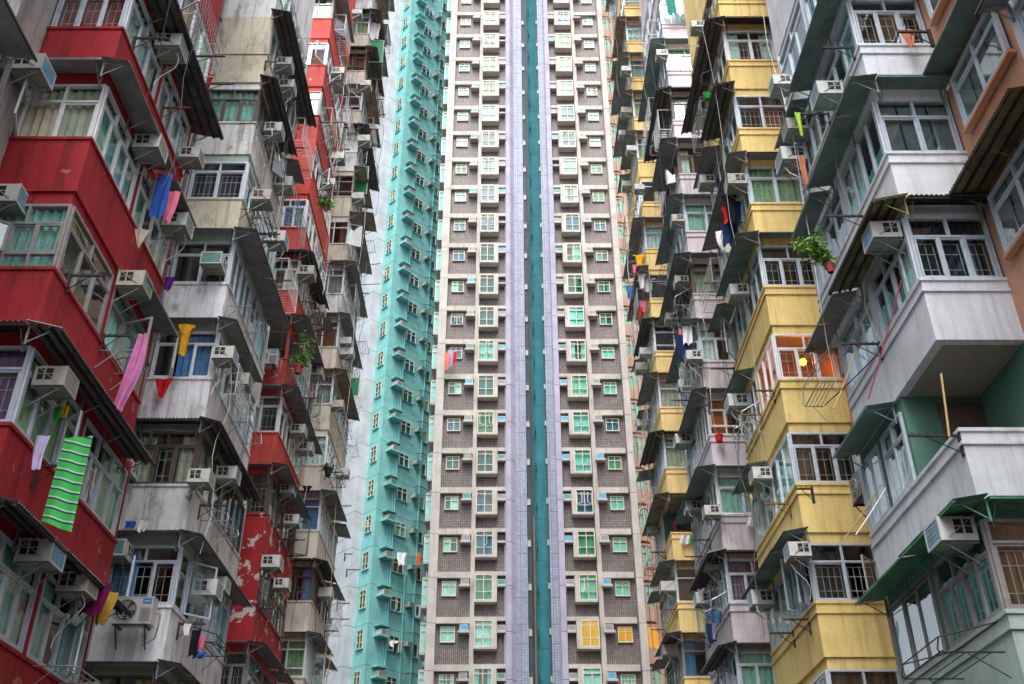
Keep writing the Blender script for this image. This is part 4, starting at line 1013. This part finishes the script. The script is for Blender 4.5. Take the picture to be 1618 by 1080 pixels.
cloth('towel','white towel hanging from the lilac parapet','towel','white',(1180,816),(1194,832),29.95,'sheet',seed=95)
for i,(c,x0,y0,x1,y1,lab) in enumerate((('peach_c',701,557,710,585,'salmon garment hung outside the brown tiled tower'),('lilac_c',708,553,717,578,'pale blue garment hung outside the brown tiled tower'),('bright_red',714,556,722,574,'red garment hung outside the brown tiled tower'))):
    cloth('garment',lab,'garment',c,(x0,y0),(x1,y1),59.1+.1*i,'drape',seed=100+i)
cloth('shirt','white shirts hung from a turquoise wing window','shirt','white',(627,873),(642,893),69.6,'drape',seed=105)
cloth('panel','orange shade in an open window of the turquoise wing','window shade','orange',(658,873),(664,893),71.2,'sheet',seed=106)
cloth('cloth','tangle of blue plastic cord beside the small white red-walled bay','cord','blue',(371,684),(388,738),out_y('L3',380,710,-.2)-.1,'drape',seed=110)
cloth('sheet','clear white plastic sheet below the dark trousers of the yellow stack','sheet','white',(1131,365),(1160,398),out_y('R2',1150,380,.4),'drape',seed=111)
cloth('panel','white panel hanging near the top of the beige stack','panel','white',(583,36),(600,62),38.4,'sheet',seed=112)
cloth('towel','green cloth hanging in the open window above the striped towel','cloth','greenc',(84,642),(96,664),out_y('L1',95,650,.3),'sheet',seed=113)
cloth('towel','mustard cloth hanging beside the green one above the striped towel','cloth','yellow',(97,641),(110,660),out_y('L1',100,650,.3)+.1,'drape',seed=114)
cloth('bag','black bag hanging near the dark hanging bowl','bag','black',(476,767),(493,778),37.4,'tri',seed=115)
cloth('garment','white garment hung under the turquoise wing window with dark trousers','garment','white',(614,1012),(628,1022),69.5,'drape',seed=116)
cloth('trousers','dark trousers hung under a turquoise wing window','trousers','black',(622,1016),(627,1032),69.4,'sheet',seed=117)
def bucket(px, Y, mat, label):
    p = at_y(*px,Y); m = MB(); k = 14; rr = ((0,.10),(.22,.135),(.23,.145),(.24,.13))
    for (z0,r0),(z1,r1) in zip(rr,rr[1:]):
        for i in range(k):
            a0,a1 = 6.283*i/k,6.283*(i+1)/k; m.face([p+Vector((r0*math.cos(a0),r0*math.sin(a0),z0)),p+Vector((r0*math.cos(a1),r0*math.sin(a1),z0)),p+Vector((r1*math.cos(a1),r1*math.sin(a1),z1)),p+Vector((r1*math.cos(a0),r1*math.sin(a0),z1))],mat)
    m.face([p+Vector((.10*math.cos(6.283*i/k),.10*math.sin(6.283*i/k),0)) for i in range(k)],mat)
    m.path([p+Vector((.14*math.cos(t*.314),0,.23+.13*math.sin(t*.314))) for t in range(11)],.006,'steel',4)
    return tag(m.build('bucket',None,p),label,'bucket')
bucket((1137,698),29.9,'cl_bright_red','red bucket hung on the lilac parapet below the orange curtain')
bucket((1119,157),out_y('R2',1119,157,.45),'cl_greenc','green bucket in a rack between lilac and yellow stacks')
def board(px0, px1, Y, label):
    a = at_y(*px0,Y); b = at_y(*px1,Y); m = MB(); f = Frame((a.x,Y,b.z),(1,0,0),(.15,-1,0)); w, h = b.x-a.x, a.z-b.z
    m.box(f,.02,w-.02,-.01,.01,.02,h-.02,'canvas_green'); m.path([f(0,.02,0),f(w,.02,0),f(w,.02,h),f(0,.02,h),f(0,.02,0)],.015,'alu_white',5)
    return tag(m.build('screen',None),label,'screen')
board((586,64),(604,98),38.5,'upright green screen in a white frame high on the beige stack')
board((563,263),(579,306),38.6,'green canvas screen under the canopy of the beige stack')
board((553,597),(566,625),41.0,'small green screen on a rail rack of the beige stack')

# ------------------------------------------------------------------ plants
def plant(pot_px, Y, spread, n, label, pot='terracotta', hang=0, leafs='leaf', size=.11, pot_r=.11, seed=1, trail=0):
    rr = random.Random(seed); p = at_y(*pot_px,Y); r = tag(empty('potted_plant',p),label,'plant')
    m = MB(); k = 12
    prof = [(0,.55),(.02,.6),(pot_r*1.6,.95),(pot_r*1.62,1.08),(pot_r*1.9,1.08),(pot_r*1.9,.9)]
    for (z0,r0),(z1,r1) in zip(prof,prof[1:]):
        for i in range(k):
            t0, t1 = 6.283*i/k, 6.283*(i+1)/k
            m.face([p+Vector((pot_r*r0*math.cos(t0),pot_r*r0*math.sin(t0),z0)),p+Vector((pot_r*r0*math.cos(t1),pot_r*r0*math.sin(t1),z0)),p+Vector((pot_r*r1*math.cos(t1),pot_r*r1*math.sin(t1),z1)),p+Vector((pot_r*r1*math.cos(t0),pot_r*r1*math.sin(t0),z1))],pot)
    m.face([p+Vector((pot_r*.9*math.cos(6.283*i/k),pot_r*.9*math.sin(6.283*i/k),pot_r*1.7)) for i in range(k)],'dark'); m.build('pot',r)
    st = MB(); lf = MB(); top = p+Vector((0,0,pot_r*1.7))
    for s_ in range(9):
        d = Vector((rr.uniform(-1,1)*spread[0]-spread[2],rr.uniform(-.5,.5)*spread[0],rr.uniform(.1,1)*spread[1]-trail*rr.random()))
        pts = [top+d*t+Vector((0,0,.12*math.sin(t*3.14))) for t in (0,.35,.7,1)]; st.path(pts,.006,'leaf',4)
        for _ in range(n//9):
            t = rr.random()**.6; q = top+d*t+Vector((rr.gauss(0,.06),rr.gauss(0,.06),rr.gauss(0,.06)+.1*math.sin(t*3.14)))
            ax = Vector((rr.uniform(-1,1),rr.uniform(-1,1),rr.uniform(-.9,.35))).normalized(); sd = ax.cross(Vector((rr.uniform(-1,1),rr.uniform(-1,1),rr.uniform(-1,1)))).normalized(); L_ = size*rr.uniform(.6,1.3)
            nn = ax.cross(sd)*L_*.12
            lf.face([q,q+ax*L_*.5+sd*L_*.26+nn,q+ax*L_,q+ax*L_*.5-sd*L_*.26+nn],'leaf' if rr.random() < .5 else 'leaf_light')
    st.build('stem',r); lf.build('foliage',r); return r
Yp = on_stack('R1',1312,425,.6).y
plant((1313,430),Yp,(.30,.75,.28),520,'leafy green plant in a red pot hanging under the mossy canopy',seed=4,trail=.25,size=.13,pot_r=.10)
plant((514,333),29.55,(.22,.45,0),160,'spiky plant in a pot beside the red wall',seed=5,size=.2,pot_r=.09)
plant((470,590),29.6,(.45,1.5,0),420,'bushy green plant on the open red balcony',seed=6,size=.13,pot_r=.16,trail=.3)
plant((518,752),37.5,(.25,.25,0),110,'small plant in a dark hanging bowl on the beige stack','dark',seed=7,size=.12,pot_r=.18,trail=.2)
plant((427,520),29.9,(.3,.6,0),100,'dried brown plant at the back of the open red balcony','wood',seed=8,size=.12,pot_r=.14) if False else None

# lamp inside the amber window of the near yellow stack
s, S = STACK['R2']; zt = S['base']+3*FL+EYE
def lampobj(x, y, z, label):
    m = MB(); c = Vector((x,y,z)); n = 10
    for j in range(6):
        for i in range(n):
            def pt(i,j): a = 6.283*i/n; b = -1.57+3.14*j/6; return c+Vector((.09*math.cos(b)*math.cos(a),.09*math.cos(b)*math.sin(a),.09*math.sin(b)))
            m.face([pt(i,j),pt(i+1,j),pt(i+1,j+1),pt(i,j+1)],'bulb')
    o = m.build('ceiling_lamp',None,c); tag(o,label,'lamp')
    f = MB(); f.tube(c+Vector((0,0,.08)),c+Vector((0,0,.45)),.012,'iron',5); f.build('cord',o)
lampobj(S['X']+.85,S['Y']+.55,zt+.82,'glowing amber lamp inside the window of the near yellow stack')

# ------------------------------------------------------------------ ground, world, sun, camera
m = MB(); m.face([(-900,-900,0),(900,-900,0),(900,900,0),(-900,900,0)],'asphalt'); tag(m.build('ground',None,(0,0,0)),kind='structure')
sc = bpy.context.scene
w = bpy.data.worlds.new('World'); sc.world = w; w.use_nodes = True; nt = w.node_tree
bg = nt.nodes['Background']; sky = nt.nodes.new('ShaderNodeTexSky'); sky.sky_type = 'NISHITA'; sky.sun_disc = False
SUN_EL, SUN_AZ = R(58), R(186)      # azimuth measured clockwise from +Y
sky.sun_elevation = SUN_EL; sky.sun_rotation = SUN_AZ; sky.air_density = 1.0; sky.dust_density = 4.0; sky.ozone_density = 1.0
bw = nt.nodes.new('ShaderNodeRGBToBW'); nt.links.new(sky.outputs[0], bw.inputs[0])
tint = nt.nodes.new('ShaderNodeMix'); tint.data_type = 'RGBA'; tint.inputs[0].default_value = .72
nt.links.new(sky.outputs[0], tint.inputs[6]); nt.links.new(bw.outputs[0], tint.inputs[7]); nt.links.new(tint.outputs[2], bg.inputs[0]); bg.inputs[1].default_value = .15
sd = bpy.data.lights.new('sun','SUN'); sd.energy = .7; sd.angle = R(40); sd.color = (1,.95,.88)
so = bpy.data.objects.new('sun',sd); C.objects.link(so)
dirv = Vector((math.sin(SUN_AZ)*math.cos(SUN_EL), math.cos(SUN_AZ)*math.cos(SUN_EL), math.sin(SUN_EL)))
so.rotation_euler = dirv.to_track_quat('Z','Y').to_euler(); so.location = dirv*200
cd = bpy.data.cameras.new('camera'); co = bpy.data.objects.new('camera',cd); C.objects.link(co)
cd.sensor_width = 36; cd.lens = 36*FPX/1618; cd.shift_x = (809-CX)/1618; cd.clip_end = 3000; cd.clip_start = .1
co.location = (0,0,EYE); co.rotation_euler = (R(90)+TH,0,0); sc.camera = co
sc.view_settings.view_transform = 'Standard'; sc.view_settings.look = 'None'; sc.view_settings.gamma = 1; sc.view_settings.exposure = 1.7
sc.cycles.max_bounces = 8; sc.cycles.transparent_max_bounces = 16; sc.cycles.diffuse_bounces = 6; sc.cycles.glossy_bounces = 3
sc.cycles.use_denoising = True
